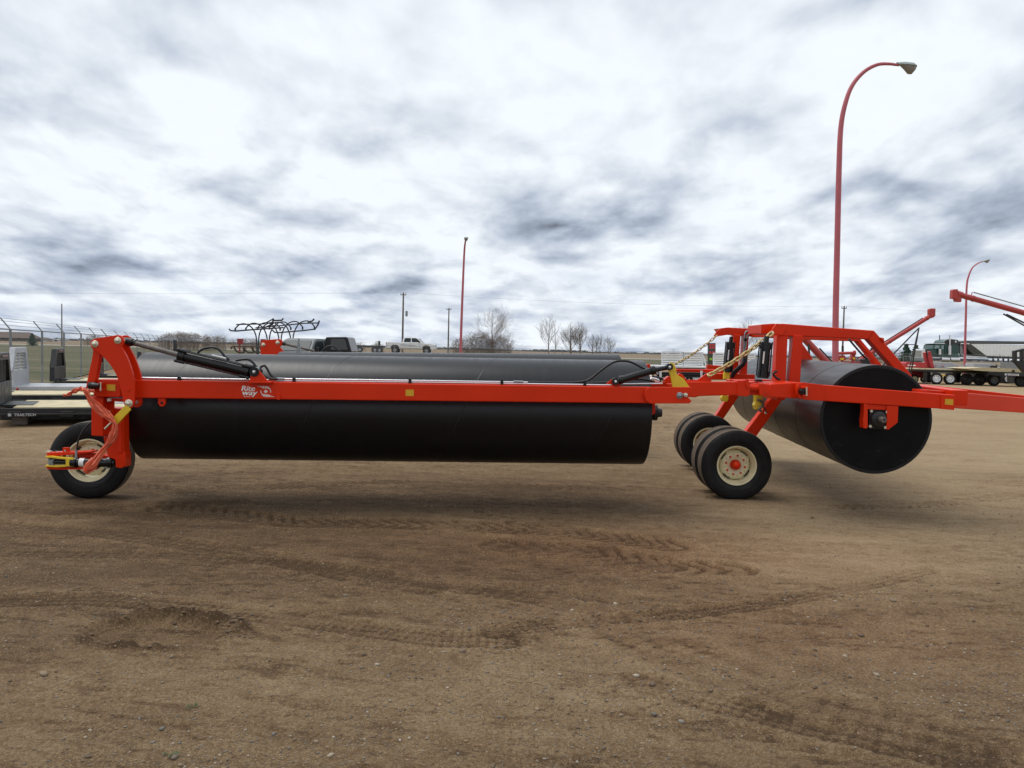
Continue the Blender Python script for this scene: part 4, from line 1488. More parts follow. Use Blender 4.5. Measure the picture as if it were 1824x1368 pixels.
auger('red auger slanting up to the right over the centre roller gantry', (1661, 560.5), (1440, 698), 42, .105, .12,
      [(1655.5, 551), (1659, 549.2), (1666.8, 549.5), (1666.5, 560), (1664, 565.5), (1657.5, 566), (1655.5, 562)],
      [((1637, 583.5), (1617, 668), -.8), ((1637, 583.5), (1622, 668), .8), ((1636, 585), (1590, 632), -.7), ((1636, 585), (1556, 668), .7)], ((1608, 613.3), (1629, 614)))
auger('large red auger with silver drive shaft entering from the right edge', (1707, 524.5), (2430, 728), 30, .10, .22,
      [(1697.2, 517), (1699, 515.2), (1707, 515), (1706.8, 524), (1713.5, 530), (1713, 538), (1703.5, 537), (1703, 532.5), (1696.5, 531.5)],
      [((1787, 559), (1900, 622), -.8), ((1793, 560), (1905, 614), .8), ((1900, 622), (1885, 727), -.8), ((1905, 614), (1890, 724), .8)])
ag = auger('steep red auger seen between the near gantry posts', (1424, 594), (1580, 760), 17, .07, .09,
           [(1420, 590), (1428, 590), (1428, 598), (1420, 598)], [((1440, 612), (1452, 775), -.3)])

ac = thing('engine_carriage', 'small red carriage with yellow stickers and black exhaust under the tall lamp post', 'engine carriage', PZ(1508, 20, 0))
MB().tube(pxs([(1493, 629.5), (1522, 628.5)], 20), .035, 12).build('cross_tube', AUGRED, ac)
MB().lathe(P(1522, 628.5, 20), (1, 0, 0), [(-.02, 0), (-.02, .06), (.02, .06), (.02, 0)], 14).build('end_flange', AUGRED, ac)
MB().pp([(1494, 633), (1505, 633), (1508, 641), (1503, 642), (1494, 642)], 20, .12).build('bracket', AUGRED, ac, .004)
MB().pp([(1518, 629), (1523, 629), (1525, 641), (1513, 641), (1517, 636)], 20, .12).build('bracket', AUGRED, ac, .004)
MB().pp([(1496.5, 638), (1503, 637.5), (1503, 641), (1497, 641.2)], 19.98, .015).build('sticker', YELLOW, ac)
MB().pp([(1519, 637), (1523, 637), (1523, 640), (1519.5, 640)], 19.98, .015).build('sticker', YELLOW, ac)
MB().tube(pxs([(1501, 629), (1501, 616)], 20.3), .028, 10).build('exhaust', BLK2, ac)
for u in (1500, 1519): MB().bar(P(u, 641, 20.06), PZ(u, 20.06, 0), .05, .05).build('stand_leg', AUGRED, ac)
MB().pp([(1532, 640), (1545, 639), (1552, 644), (1548, 650), (1530, 650)], 21, .3).build('engine_block', BLK2, ac, .02)
MB().pp([(1531, 650.2), (1549, 650.2), (1549, 735), (1531, 735)], 21.02, .05).build('engine_stand', BLK2, ac)
MB().bar(P(1505, 645, 20.2), P(1535, 646, 21.1), .05, .05).build('link_bar', AUGRED, ac)

# red implement with cream wheel
im = thing('red_implement', 'boxy dark red implement with small cream wheel beside the flatbed', 'farm implement', PZ(1632, 56, 0))
IR = mat('dark_red_implement', (.38, .022, .028), .45, var=.1)
MB().pp([(1612, 647), (1616, 644.5), (1648, 645.5), (1650.5, 649), (1650, 656), (1612, 655)], 56, 1.8).build('hopper', IR, im, .03)
MB().pp([(1617, 649.6), (1631, 650), (1631, 652), (1617, 651.6)], 55.97, .02).build('pale_stripe', WHITE, im)
MB().pp([(1607, 655.5), (1650, 656.5), (1650, 670), (1640, 673), (1632, 671), (1618, 668), (1610, 662)], 56.3, 1.2).build('chassis', IR, im, .03)
wheel_part(im, PZ(1628, 55.6, .29), (0, -1, 0), .29, .2, CREAM, rr=.62)
wheel_part(im, PZ(1646, 57.5, .25), (0, -1, 0), .25, .2, CREAM, rr=.6)
MB().bar(P(1650.5, 627, 57), P(1657.5, 659, 57), .35, .42).build('feed_chute', IR, im, .02)
MB().bar(P(1655, 634, 56.6), P(1661, 655, 56.6), .1, .2).build('chute_brace', IR, im)
MB().tube(pxs([(1649, 622), (1653, 638)], 56.8), .05, 6).build('chute_lever', BLK2, im)

# ------------------------------------------------------------------ flatbed trailers on the right
fa = thing('flatbed_trailer', 'black flatbed trailer with two bright white wheels', 'flatbed trailer', PZ(1700, 54, 0), 'flatbed trailers parked in a row')
MB().pp([(1624, 656.3), (1640, 656.0), (1762, 659.8), (1762, 661.2), (1624, 657.6)], 54, 2.3).build('wood_deck', WOOD, fa)
MB().pp([(1624, 657.8), (1762, 661.4), (1762, 665.5), (1656, 663), (1640, 661.5), (1628, 660.5)], 54.0, 2.3).build('chassis', BLK2, fa, .02)
MB().pp([(1651, 663), (1658, 663), (1658, 682), (1651, 681.5)], 54.3, .5).build('gooseneck_stand', BLK2, fa)
MB().pp([(1702, 664), (1712, 664), (1710, 682), (1704, 682)], 54.6, .4).build('mud_flap', BLK2, fa)
wheel_part(fa, PZ(1667.5, 54.0, .385), (-.15, -1, 0), .385, .24, WHEELW, rr=.60)
wheel_part(fa, PZ(1691.8, 54.0, .385), (-.15, -1, 0), .385, .24, WHEELW, rr=.60)
MB().cyl(P(1679, 668.6, 53.9), P(1679, 668.6, 54.0), .06, 8).build('amber_reflector', STICK, fa)
MB().cyl(P(1682.5, 668.8, 53.9), P(1682.5, 668.8, 54.0), .05, 8).build('amber_reflector', STICK, fa)
fb = thing('flatbed_trailer', 'flatbed trailer with two all black wheels in the middle of the row', 'flatbed trailer', PZ(1735, 55.5, 0), 'flatbed trailers parked in a row')
MB().pp([(1706, 660.2), (1770, 662), (1770, 665.6), (1706, 664)], 55.6, 2.2).build('chassis', BLK2, fb, .02)
for u in (1721.5, 1744.8):
    wheel_part(fb, PZ(u, 54.0, .385), (-.1, -1, 0), .385, .24, BLK2, rr=.58)
fc_ = thing('flatbed_trailer', 'tilted flatbed trailer with pale deck and white name plate at the right edge', 'flatbed trailer', PZ(1800, 53, 0), 'flatbed trailers parked in a row')
MB().pp([(1718, 656.3), (1748, 654.5), (1772, 655.2), (1960, 664), (1960, 668), (1768, 662), (1740, 660)], 52.6, 2.4).build('wood_deck', WOOD, fc_)
MB().pp([(1760, 663.2), (1960, 668.4), (1960, 675), (1775, 669.5), (1760, 667)], 52.5, 2.2).build('chassis', BLK2, fc_, .02)
pl = MB().pp([(1790, 665.4), (1815, 666.2), (1815, 669.4), (1790, 668.6)], 52.47, .02).build('name_plate', WHITE, fc_)
MB().pp([(1793.2, 666.2), (1796, 666.3), (1796, 668.4), (1793.2, 668.3)], 52.45, .012).build('plate_logo', mat('blue_print', (.05, .12, .3), .5), fc_)
for k in range(9):
    u = 1798 + k * 1.75
    MB().pp([(u, 666.7), (u + 1.1, 666.7), (u + 1.1, 668.2), (u, 668.2)], 52.45, .012).build('plate_letter', mat('grey_print', (.25, .27, .3), .5), fc_)
MB().bar(P(1805.5, 659, 52.5), P(1805.5, 663, 52.5), .1, .1).build('winch', BLK2, fc_)
wheel_part(fc_, PZ(1770.3, 53.6, .385), (0, -1, 0), .385, .24, mat('dull_grey_wheel', (.16, .17, .18), .5), rr=.60)
wheel_part(fc_, PZ(1818.5, 53.0, .385), (0, -1, 0), .385, .24, BLK2, rr=.58)
wheel_part(fc_, PZ(1845, 53.0, .385), (0, -1, 0), .385, .24, BLK2, rr=.58)
fd = thing('spare_trailer', 'trailer behind the row showing a single small white wheel', 'trailer', PZ(1794, 60, 0))
wheel_part(fd, PZ(1794.5, 60, .36), (0, -1, 0), .36, .22, WHEELW, rr=.66)
MB().pp([(1784, 660), (1830, 662), (1830, 666), (1784, 664)], 60.3, 2).build('frame', BLK2, fd)

# aluminium truck boxes and crates stacked behind the flatbeds
LIGHTS = mat('red_marker', (.45, .03, .03), .4)
bx = thing('aluminium_truck_body', 'long grey aluminium truck body with red markers behind the white wheels', 'truck body', PZ(1690, 62, 0))
MB().pp([(1663, 645), (1694, 646), (1706, 650), (1736, 652), (1736, 656.3), (1662, 654.4)], 62, 1.8).build('side_box', ALU, bx, .02)
MB().pp([(1661.5, 654.6), (1722, 656.4), (1722, 660), (1661.5, 658.6)], 61.9, 1.6).build('lower_rail', ALU, bx, .01)
for u, v in ((1667, 651), (1679.5, 651.4), (1706, 652.6), (1719, 653.2)):
    MB().pp([(u - 2.2, v), (u + 2.2, v), (u + 1.8, v + 1.3), (u - 1.8, v + 1.3)], 61.88, .03).build('marker_light', LIGHTS, bx)
bx = thing('metal_crate', 'plain pale grey metal crate behind the flatbed deck', 'crate', PZ(1753, 62, 0), 'crates behind the flatbeds')
MB().pp([(1735, 647.5), (1770, 648.2), (1770, 655.5), (1735, 654.6)], 61, 1.2).build('crate_shell', mat('pale_grey_crate', (.38, .39, .41), .6, var=.08), bx, .02)
MB().pp([(1735, 655), (1770, 656), (1770, 684), (1735, 683)], 61.1, .8).build('crate_stand', BLK2, bx)
bx = thing('metal_crate', 'low black crate with a white mark right of the pale crate', 'crate', PZ(1788, 62, 0), 'crates behind the flatbeds')
MB().pp([(1771, 651.5), (1806, 652.5), (1806, 657.5), (1771, 656.3)], 60.5, 1.2).build('crate_shell', BLK2, bx, .02)
MB().pp([(1776.5, 653), (1782, 653.1), (1782, 655), (1776.5, 654.9)], 60.47, .02).build('white_mark', WHITE, bx)
MB().pp([(1771, 657), (1806, 658), (1806, 684), (1771, 683)], 60.7, .8).build('crate_stand', BLK2, bx)
bx = thing('grey_ramp', 'weathered grey truck deck seen end on at the right edge', 'ramp', PZ(1815, 58, 0))
MB().pp([(1804.5, 645.5), (1812, 647), (1860, 655), (1860, 661), (1806, 660)], 57, 1.5).build('ramp_plate', GALV, bx, .01)
MB().pp([(1806, 660.3), (1860, 661.3), (1860, 684), (1806, 682)], 57.2, .8).build('ramp_stand', BLK2, bx)
bk = thing('black_headboard', 'black open headboard frame standing at the right edge', 'headboard', PZ(1818, 50, 0))
for pl_ in ([(1807.5, 625), (1812, 624), (1812, 642), (1807.8, 644)], [(1807.5, 625), (1826, 620.5), (1860, 621), (1860, 624), (1826, 624), (1812, 627.5)],
            [(1821, 624), (1824.5, 624), (1824.5, 645), (1821, 642)], [(1803.5, 641.5), (1860, 646), (1860, 666), (1826, 665), (1812, 648)]):
    MB().pp(pl_, 50, .3).build('headboard_bar', BLK2, bk, .01)

# ------------------------------------------------------------------ green semi truck and its grain trailer
st = thing('semi_truck', 'dark green semi truck with long hood and chrome stacks behind the fence', 'semi truck', PZ(1690, 100, 0))
D0 = 98.6
MB().pp([(1649, 621.5), (1652.5, 621), (1664, 621.5), (1673, 622), (1674, 634), (1670, 632), (1664, 631.2), (1659, 632.4), (1655, 637), (1650, 636)], D0 + .1, 2.1).build('hood', GREENP, st, .06)
MB().pp([(1641, 623.5), (1645, 621.6), (1649.2, 621.4), (1649.5, 638), (1641.5, 638.5)], D0 + .2, 1.9).build('grille', CHROME, st, .04)
MB().pp([(1637.5, 637), (1655, 637.5), (1654, 643), (1638, 643)], D0, 2.4).build('bumper', GALV, st, .04)
MB().pp([(1663, 614.5), (1666, 612.5), (1679, 612.7), (1683, 612.7), (1683, 637), (1672, 637), (1672.5, 622), (1661.5, 621.8)], D0, 2.4).build('cab', GREENP, st, .06)
MB().pp([(1664, 621), (1665.8, 614.8), (1673.6, 615), (1673.6, 619.6), (1670, 620.6)], D0 - .03, .04).build('side_window', mat('pale_cab_glass', (.22, .30, .30), .1), st)
MB().pp([(1677, 615), (1681, 615), (1681, 622), (1677, 622)], D0 - .03, .04).build('door_window', mat('pale_cab_glass', (.22, .30, .30), .1), st)
MB().pp([(1662, 612), (1664, 611), (1683, 611), (1683, 612.6)], D0 - .1, 2.5).build('sun_visor', CHROME, st)
MB().pp([(1680, 610.5), (1684, 606), (1692, 603.6), (1700, 604.3), (1707.5, 605.3), (1708.5, 637), (1683.2, 637), (1683.2, 611)], D0, 2.4).build('sleeper', GREENP, st, .08)
MB().pp([(1682, 609), (1685, 606.2), (1692, 604.2), (1699, 604.8), (1707, 606), (1707.3, 615), (1700, 614.5), (1690, 613), (1682, 613)], D0 - .02, .04).build('dark_roof_fairing', mat('charcoal_fairing', (.03, .03, .035), .4), st)
MB().pp([(1701.3, 606.8), (1704, 606.9), (1704, 610), (1701.3, 610)], D0 - .06, .03).build('sleeper_window', WHITE, st)
MB().tube(pxs([(1692, 597), (1691.8, 616)], D0 - .2), .09, 8).build('exhaust_stack', CHROME, st)
MB().tube(pxs([(1691.6, 616), (1691.3, 632)], D0 - .2), .19, 10).build('stack_shield', CHROME, st)
MB().tube(pxs([(1674, 621.5), (1674, 631.5)], D0 - .2), .16, 10).build('air_cleaner', CHROME, st)
MB().tube(pxs([(1673.7, 597), (1673.5, 612)], D0 + 2.2), .05, 6).build('exhaust_stack', BLK2, st)
MB().tube(pxs([(1676, 640), (1690, 640.3)], D0 - .05), .30, 12).build('fuel_tank', CHROME, st)
MB().tube(pxs([(1692, 640.2), (1708, 640.6)], D0 - .05), .30, 12).build('fuel_tank', CHROME, st)
MB().pp([(1655, 637.6), (1760, 640), (1760, 642.6), (1655, 641)], D0 + .5, 1.2).build('chassis_rail', BLK2, st)
for u in (1664, 1729, 1748):
    for dd in (0, 2.0):
        wheel_part(st, PZ(u, D0 + .15 + dd, .52), (0, -1, 0), .52, .28, ALU if u > 1 else ALU, rr=.55)
MB().pp([(1719, 633.5), (1758, 635.5), (1758, 637.5), (1745, 636.6), (1735, 637), (1719, 636)], D0 + .02, .5).build('rear_fender', CHROME, st)
MB().pp([(1710, 612), (1714, 614), (1716, 630), (1712, 634), (1710, 628)], D0 + .4, .3).build('hose_rack', GALV, st)

wt = mat('bright_white_sheet', (.80, .81, .80), .45, var=.05)
gt = thing('grain_trailer', 'long white ribbed grain trailer with dark hopper front behind the fence', 'grain trailer', PZ(1790, 99, 0))
DG = 98.7
MB().pp([(1729, 612.5), (1960, 617), (1960, 638.6), (1757.5, 634)], DG, 2.4).build('side_wall', wt, gt)
for k in range(26):
    u = 1734 + k * 6
    dz = (u - 1729) * .0195
    vb = min(634.0 + (u - 1757) * .0227, 612.5 + dz + 21.4)
    if u < 1757: vb = 612.5 + (u - 1729) * .75
    MB().pp([(u, 613 + dz), (u + 1.1, 613 + dz), (u + 1.1, vb), (u, vb)], DG - .05, .05).build('wall_rib', wt, gt)
MB().pp([(1712, 609), (1720, 606.5), (1960, 610), (1960, 613.6), (1729, 612.2)], DG - .06, 2.52).build('roll_tarp', mat('dark_grey_tarp', (.09, .10, .10), .7), gt, .05)
MB().pp([(1712, 611), (1728, 612.6), (1757, 633.6), (1752, 634), (1735, 632), (1724, 622), (1722, 612.6)], DG - .04, 2.45).build('front_slope', mat('dark_bronze_slope', (.055, .055, .045), .6), gt)
MB().pp([(1711, 610.6), (1727.5, 611.6), (1727.5, 613.2), (1711, 612.6)], DG - .08, 2.4).build('front_rail', CHROME, gt)
MB().pp([(1719, 613), (1722, 613), (1722, 634), (1719, 633)], DG + .1, .1).build('front_post', BLK2, gt)
MB().pp([(1722, 633), (1960, 640), (1960, 645), (1722, 636)], DG + .3, 1.8).build('undercarriage', BLK2, gt)
for k in range(4):
    u = 1769 + k * 9; MB().pp([(u, 635), (u + 2, 635), (u + 2, 645), (u, 645)], DG + .2, .2).build('landing_leg', BLK2, gt)
for u in (1870, 1892): wheel_part(gt, PZ(u, DG + .1, .52), (0, -1, 0), .52, .28, ALU)
MB().bar(PZ(1775, DG + .5, 0), PZ(1775, DG + .5, 1.2), .15, .15).build('stand_leg', BLK2, gt)
# ------------------------------------------------------------------ the folded land roller
LR = thing('land_roller', 'huge orange red folding land roller with long black drums, on cream rimmed tyres', 'land roller', (0.5, 9.0, 0))
BV = .006


def disc(c, ax, r, th, m, name, par, seg=20):
    ax = Vector(ax).normalized()
    return MB().lathe(Vector(c), ax, [(0, 0), (0, r), (th, r), (th, 0)], seg).build(name, m, par)


def pin(u, v, D, rpx, par=LR, m=ZINC, name='pin'):
    """a big washer with a domed pin head facing the camera"""
    c = P(u, v, D)
    r = rpx / F * D
    o = MB().lathe(c, (0, -1, 0), [(-.02, r), (.004, r), (.007, r * .9), (.007, r * .52), (.02, r * .5), (.024, r * .38), (.026, 0)], 24).build(name, m, par)
    return o


def drum(label, a, b, r, seams, end_ring=True):
    a, b = Vector(a), Vector(b)
    ax = (b - a).normalized(); Ln = (b - a).length
    s, t = frame(ax)
    prof = [(0.0, r - .012), (0.004, r), (Ln - .004, r), (Ln, r - .012)]
    o = MB().lathe(a, ax, [(.012, 0), (.012, r - .03), (0, r - .03), (0, r - .004), (.004, r), (Ln - .004, r), (Ln, r - .004), (Ln, r - .03), (Ln - .012, r - .03), (Ln - .012, 0)], 128).build('roller_drum', DRUM, LR, label=label)
    o.data.set_sharp_from_angle(angle=R(30))
    for (x0, x1, a0, a1) in seams:       # helical weld seams of the rolled plate
        pts = []
        for k in range(61):
            f = k / 60; an = a0 + (a1 - a0) * f
            pts.append(a + ax * (x0 + (x1 - x0) * f) + (s * math.cos(an) + t * math.sin(an)) * (r - .0015))
        MB().tube(pts, .004, 5).build('weld_seam', DRUM, o)
    return o, ax


# near wing drum
A1 = PZ(262, 8.42, .952); B1 = PZ(1143, 8.62, .985)
def helix(L, pitch, n, x0=0.3):
    out = []
    for k in range(n):
        out.append((x0 + k * pitch, x0 + k * pitch + pitch, 0, 2 * math.pi))
    return out
d1, ax1 = drum('long black wing drum nearest the camera', A1, B1, .535, helix(5, 1.45, 3, .28))
# far wing drum
A2 = PZ(500, 13.2, .95); B2 = PZ(1101, 13.35, 1.035)
d2, ax2 = drum('far black wing drum behind the near one', A2, B2, .535, helix(5, 1.5, 3, .4))
# centre drum
A3 = PZ(1560, 8.16, 1.0); ang = R(4.2)
B3 = A3 + Vector((math.sin(ang), math.cos(ang), 0)) * 4.7 + Vector((0, 0, .05))
d3, ax3 = drum('centre drum seen end on at the right', A3, B3, .535, helix(4.7, .95, 4, .42))
for (c, a_, dd) in ((A3, -ax3, d3), (A1, -ax1, d1), (B1, ax1, d1), (B2, ax2, d2), (A2, -ax2, d2), (B3, ax3, d3)):
    MB().lathe(c - a_ * .008, a_, [(0, 0), (0, .504), (.006, .504), (.006, 0)], 64).build('end_plate', DRUMEND, dd)
    MB().cyl(c, c + a_ * .16, .05, 20).build('axle_stub', BLACK, dd)

# ---- near wing frame -------------------------------------------------------
def pbeam(name, tl, tr, bl, br, Dl, Dr, th=.11, m=RED, bev=.009, par=LR, label=None):
    """rectangular tube whose front face corners are given; goes th deep"""
    pts = [P(*tl, Dl), P(*tr, Dr), P(*br, Dr), P(*bl, Dl)]
    return MB().prism(pts, (0, th, 0)).build(name, m, par, bev, label=label)


DL, DR = 7.60, 7.84
def wd(u): return DL + (DR - DL) * (u - 240) / (1150 - 240)
beam = pbeam('wing_beam', (236, 676.6), (1160, 689.4), (236, 708.8), (1160, 718.4), DL, wd(1160))
pbeam('beam_end', (168, 675.8), (214, 676.2), (165.5, 706.8), (214, 707.6), 7.56, 7.56, .2)
MB().pp([(190.3, 684.7), (205.4, 685.2), (205.4, 696.2), (190.3, 695.4)], 7.553, .004).build('reflector_sticker', STICK, LR)
MB().pp([(722.5, 694), (737, 694.2), (737, 705.5), (722.5, 705.2)], wd(730) - .004, .004).build('reflector_sticker', STICK, LR)
# lug under the beam, small ear
lg = MB().pp([(281, 708), (294.5, 708.3), (294.5, 718), (292, 723), (288, 724.5), (284, 723), (281.5, 718)], 7.64, .03).build('lifting_lug', RED, LR, .003)
disc(P(288.3, 717.8, 7.638), (0, -1, 0), .012, .002, BLACK, 'lug_hole', lg)
MB().pp([(239, 706), (249, 706), (249.5, 716), (245, 721), (239, 722)], 7.66, .03).build('gusset', RED, LR, .003)
MB().pp([(490, 701), (496, 700), (499, 703), (499, 712), (493, 712)], wd(495) - .012, .014).build('weld_tab', RED, LR, .002)

# mast plates
mast = [(160.2, 613), (162, 607.5), (166, 604), (171, 602.6), (190, 599.5), (209, 596.6), (214, 597.6), (218.5, 601.5), (220.6, 607.5), (219, 613),
        (216.2, 617.8), (221, 626.5), (226, 636), (230, 646), (233.8, 657), (237, 668), (239, 680), (239.8, 694), (239.6, 706), (239.2, 718),
        (237, 724), (232.6, 727.6), (227, 727.6), (222.4, 724), (220.2, 718.5), (218.2, 708), (215.6, 697), (212, 683), (207.6, 669), (203, 660), (196, 649.6), (190.6, 643),
        (186, 638), (176.6, 629.4), (171.6, 625.6), (167.4, 623.4), (162.8, 619)]
MB().pp(mast, 7.48, .028).build('mast_plate', RED, LR, .004)
# rear plate parallel to it
c0 = [P(u, v, 7.48) + Vector((0, .15, 0)) for u, v in mast]
MB().prism(c0, (0, .028, 0)).build('mast_plate', RED, LR, .004)
for (u, v, r) in ((169.2, 612.8, 6.3), (209.8, 606.6, 6.3), (229.2, 718.6, 7.2)):
    pin(u, v, 7.478, r)
    MB().cyl(P(u, v, 7.48), P(u, v, 7.48) + Vector((0, .19, 0)), .022, 14).build('pin_shaft', ZINC, LR)
MB().pp([(225.5, 692), (230.5, 692.4), (230.5, 696), (228, 696.8), (225.5, 696)], 7.47, .01).build('grease_fitting', RED, LR, .002)
# link strut between the plates
MB().pp([(163, 612), (176, 612), (178.4, 628), (176.4, 642), (170, 677), (164, 692.6), (152.4, 692), (159, 660), (163.8, 638), (165.6, 626)], 7.53, .06).build('link_strut', RED, LR, .004)
# black lock pin with its clip
MB().tube(pxs([(165.5, 687), (177, 687.2)], 7.50), .024, 14).build('lock_pin', BLACK, LR)
MB().lathe(P(170, 687, 7.52), (-1, 0, 0), [(-.01, .02), (0, .034), (.05, .034), (.06, .026), (.06, 0)], 14).build('pin_knob', BLACK, LR)
MB().pp([(175.5, 681), (184, 680.6), (184, 683), (175.5, 683.4)], 7.50, .03).build('clip_plate', RED, LR, .002)
MB().tube(pxs([(179.4, 681), (179.2, 696)], 7.485), .007, 8).build('clip_pin', ZINC, LR)
MB().pp([(176, 693.5), (184, 693.5), (184, 695.8), (176, 695.8)], 7.50, .03).build('clip_plate', RED, LR, .002)
MB().pp([(190, 709.6), (196.4, 709.2), (196.4, 715), (190.6, 715.4)], 7.62, .03).build('nylon_block', WHITE, LR, .004)
MB().pp([(194, 709), (221, 709.5), (221, 716), (194, 714.5)], 7.65, .05).build('cross_lug', RED, LR, .003)

# caster post group
MB().pp([(162.6, 706.5), (183.6, 707), (183.4, 777.2), (162.2, 776.2)], 7.60, .13).build('caster_post', RED, LR, .008)
MB().pp([(183.8, 712), (200, 712.5), (200, 742), (183.8, 742)], 7.70, .05).build('caster_web', RED, LR, .004)
MB().pp([(194, 726.5), (219.5, 727.5), (220, 782), (221, 806), (223.4, 808), (223.4, 832.2), (207.4, 832.2), (205, 819), (192, 814), (188, 796), (183.6, 778), (192.5, 776)], 7.74, .12).build('caster_leg', RED, LR, .006)
MB().pp([(184, 740), (195, 744), (196, 775), (184, 776)], 7.72, .04).build('caster_web', RED, LR, .004)
MB().bar(P(214, 745, 7.74), P(214, 806, 7.74), .03, .04).build('caster_rib', RED, LR, .004)
pin(214.8, 824.6, 7.735, 3.4, m=GALV)
MB().lathe(P(214.5, 824.5, 7.72), (0, -1, 0), [(-.02, .045), (.0, .045), (.012, .03), (.012, 0)], 18).build('pivot_boss', RED, LR)
MB().pp([(205, 818.5), (212, 815), (218, 815), (223.4, 819), (223.4, 829), (216, 834), (206.4, 832.6)], 7.70, .04).build('pivot_ear', RED, LR, .004)

# yellow lock link and its clevis pin
yl = MB().pp([(221.4, 723.5), (224.5, 722), (232.8, 729.6), (230, 733), (208.6, 756), (204, 754.5), (199.4, 746), (203, 742)], 7.455, .02).build('lock_link', YELLOW, LR, .003)
MB().tube(pxs([(199.3, 751.5), (186.6, 764)], 7.44), .009, 8).build('clevis_pin', ZINC, LR)
MB().tube(spline(pxs([(190, 733), (193, 735), (196, 731.5), (194, 737), (190.5, 738)], 7.64), 5), .006, 6).build('hitch_clip', ZINC, LR)

# steering bar assembly across the wheel
DS = 7.78
MB().pp([(82.6, 806.8), (100, 805.6), (130, 805.3), (163, 803.5), (163, 806.6), (130, 809.8), (100, 812), (83, 811.6)], DS, .12).build('fork_arm', RED, LR, .004)
MB().pp([(130, 805.6), (170, 808.4), (196, 812.5), (203, 815), (203, 820), (130, 816)], DS + .07, .10).build('fork_arm', RED, LR, .004)
MB().pp([(81.6, 831.4), (118, 832.8), (163, 832.2), (163, 836), (100, 836.6), (84, 835.6)], DS, .12).build('fork_arm', RED, LR, .004)
lg = MB().pp([(111.4, 797.4), (121.8, 797), (122.2, 806), (111.4, 806.4)], DS + .02, .03).build('stop_lug', RED, LR, .003)
disc(P(116.3, 802.5, DS + .018), (0, -1, 0), .009, .008, ZINC, 'bolt', lg)
MB().pp([(80.2, 812.6), (92, 812.4), (110, 814.8), (119, 815.4), (119, 818.6), (104, 817.4), (90, 815.6), (80.4, 815.2)], DS - .03, .07).build('lock_bracket', YELLOW, LR, .002)
MB().pp([(80.2, 828.4), (96, 829), (119, 828.2), (119, 831.4), (100, 832.4), (80.4, 831.2)], DS - .03, .07).build('lock_bracket', YELLOW, LR, .002)
MB().pp([(116.8, 815.6), (130.6, 815.8), (130.6, 831), (116.8, 830.4)], DS - .04, .09).build('lock_bracket', YELLOW, LR, .003)
MB().tube(pxs([(130, 823.2), (206, 824.6)], DS), .040, 20).build('steer_cylinder', BLACK, LR)
for u in (132, 172, 196):
    MB().lathe(P(u, 823.6, DS), (1, 0, 0), [(-.02, .04), (-.02, .050), (.03, .050), (.03, .04)], 20).build('cylinder_collar', BLACK, LR)
MB().lathe(P(147.5, 823.6, DS), (1, 0, 0), [(-.022, .0402), (-.022, .0412), (.024, .0412), (.024, .0402)], 20).build('cylinder_label', WHITE, LR)
MB().tube(pxs([(92, 822.6), (131, 823.4)], DS), .018, 12).build('cylinder_rod', BLACK, LR)
for u in (87, 102, 109.5, 121.5): MB().tube(pxs([(u, 804.5), (u + .4, 816)], DS + .03), .011, 8).build('bolt', ZINC, LR)
MB().lathe(P(88, 805.5, DS + .05), Z3, [(0, 0), (0, .026), (.012, .026), (.012, 0)], 12).build('bolt_head', ZINC, LR)
MB().tube(pxs([(89, 808), (88.5, 839)], DS + .05), .014, 10).build('fork_pin', RODM, LR)
MB().lathe(P(92, 824, DS), Z3, [(-.03, 0), (-.03, .028), (.03, .028), (.03, 0)], 14).build('rod_eye', GALV, LR)
MB().tube(spline(pxs([(163, 752), (152, 762), (141, 780), (136.8, 800), (136, 806)], DS - .06), 6), .0085, 8).build('hydraulic_hose', HOSE, LR)
MB().tube(pxs([(136, 801), (135.6, 816)], DS - .06), .012, 8).build('hose_fitting', GALV, LR)
MB().tube(pxs([(180.4, 807), (180, 818)], DS - .03), .012, 8).build('hose_fitting', GALV, LR)
MB().tube(spline(pxs([(96, 801), (99, 803.6), (106, 804.8), (114, 804.6)], DS + .1), 5), .009, 8).build('hydraulic_hose', HOSE, LR)
MB().lathe(P(192.6, 832, DS), (0, -1, 0), [(0, .014), (.03, .014), (.03, 0)], 10).build('bolt', GALV, LR)
MB().cyl(P(168, 826, 7.9), P(168, 826, 8.12), .06, 16).build('wheel_axle', RED, LR)

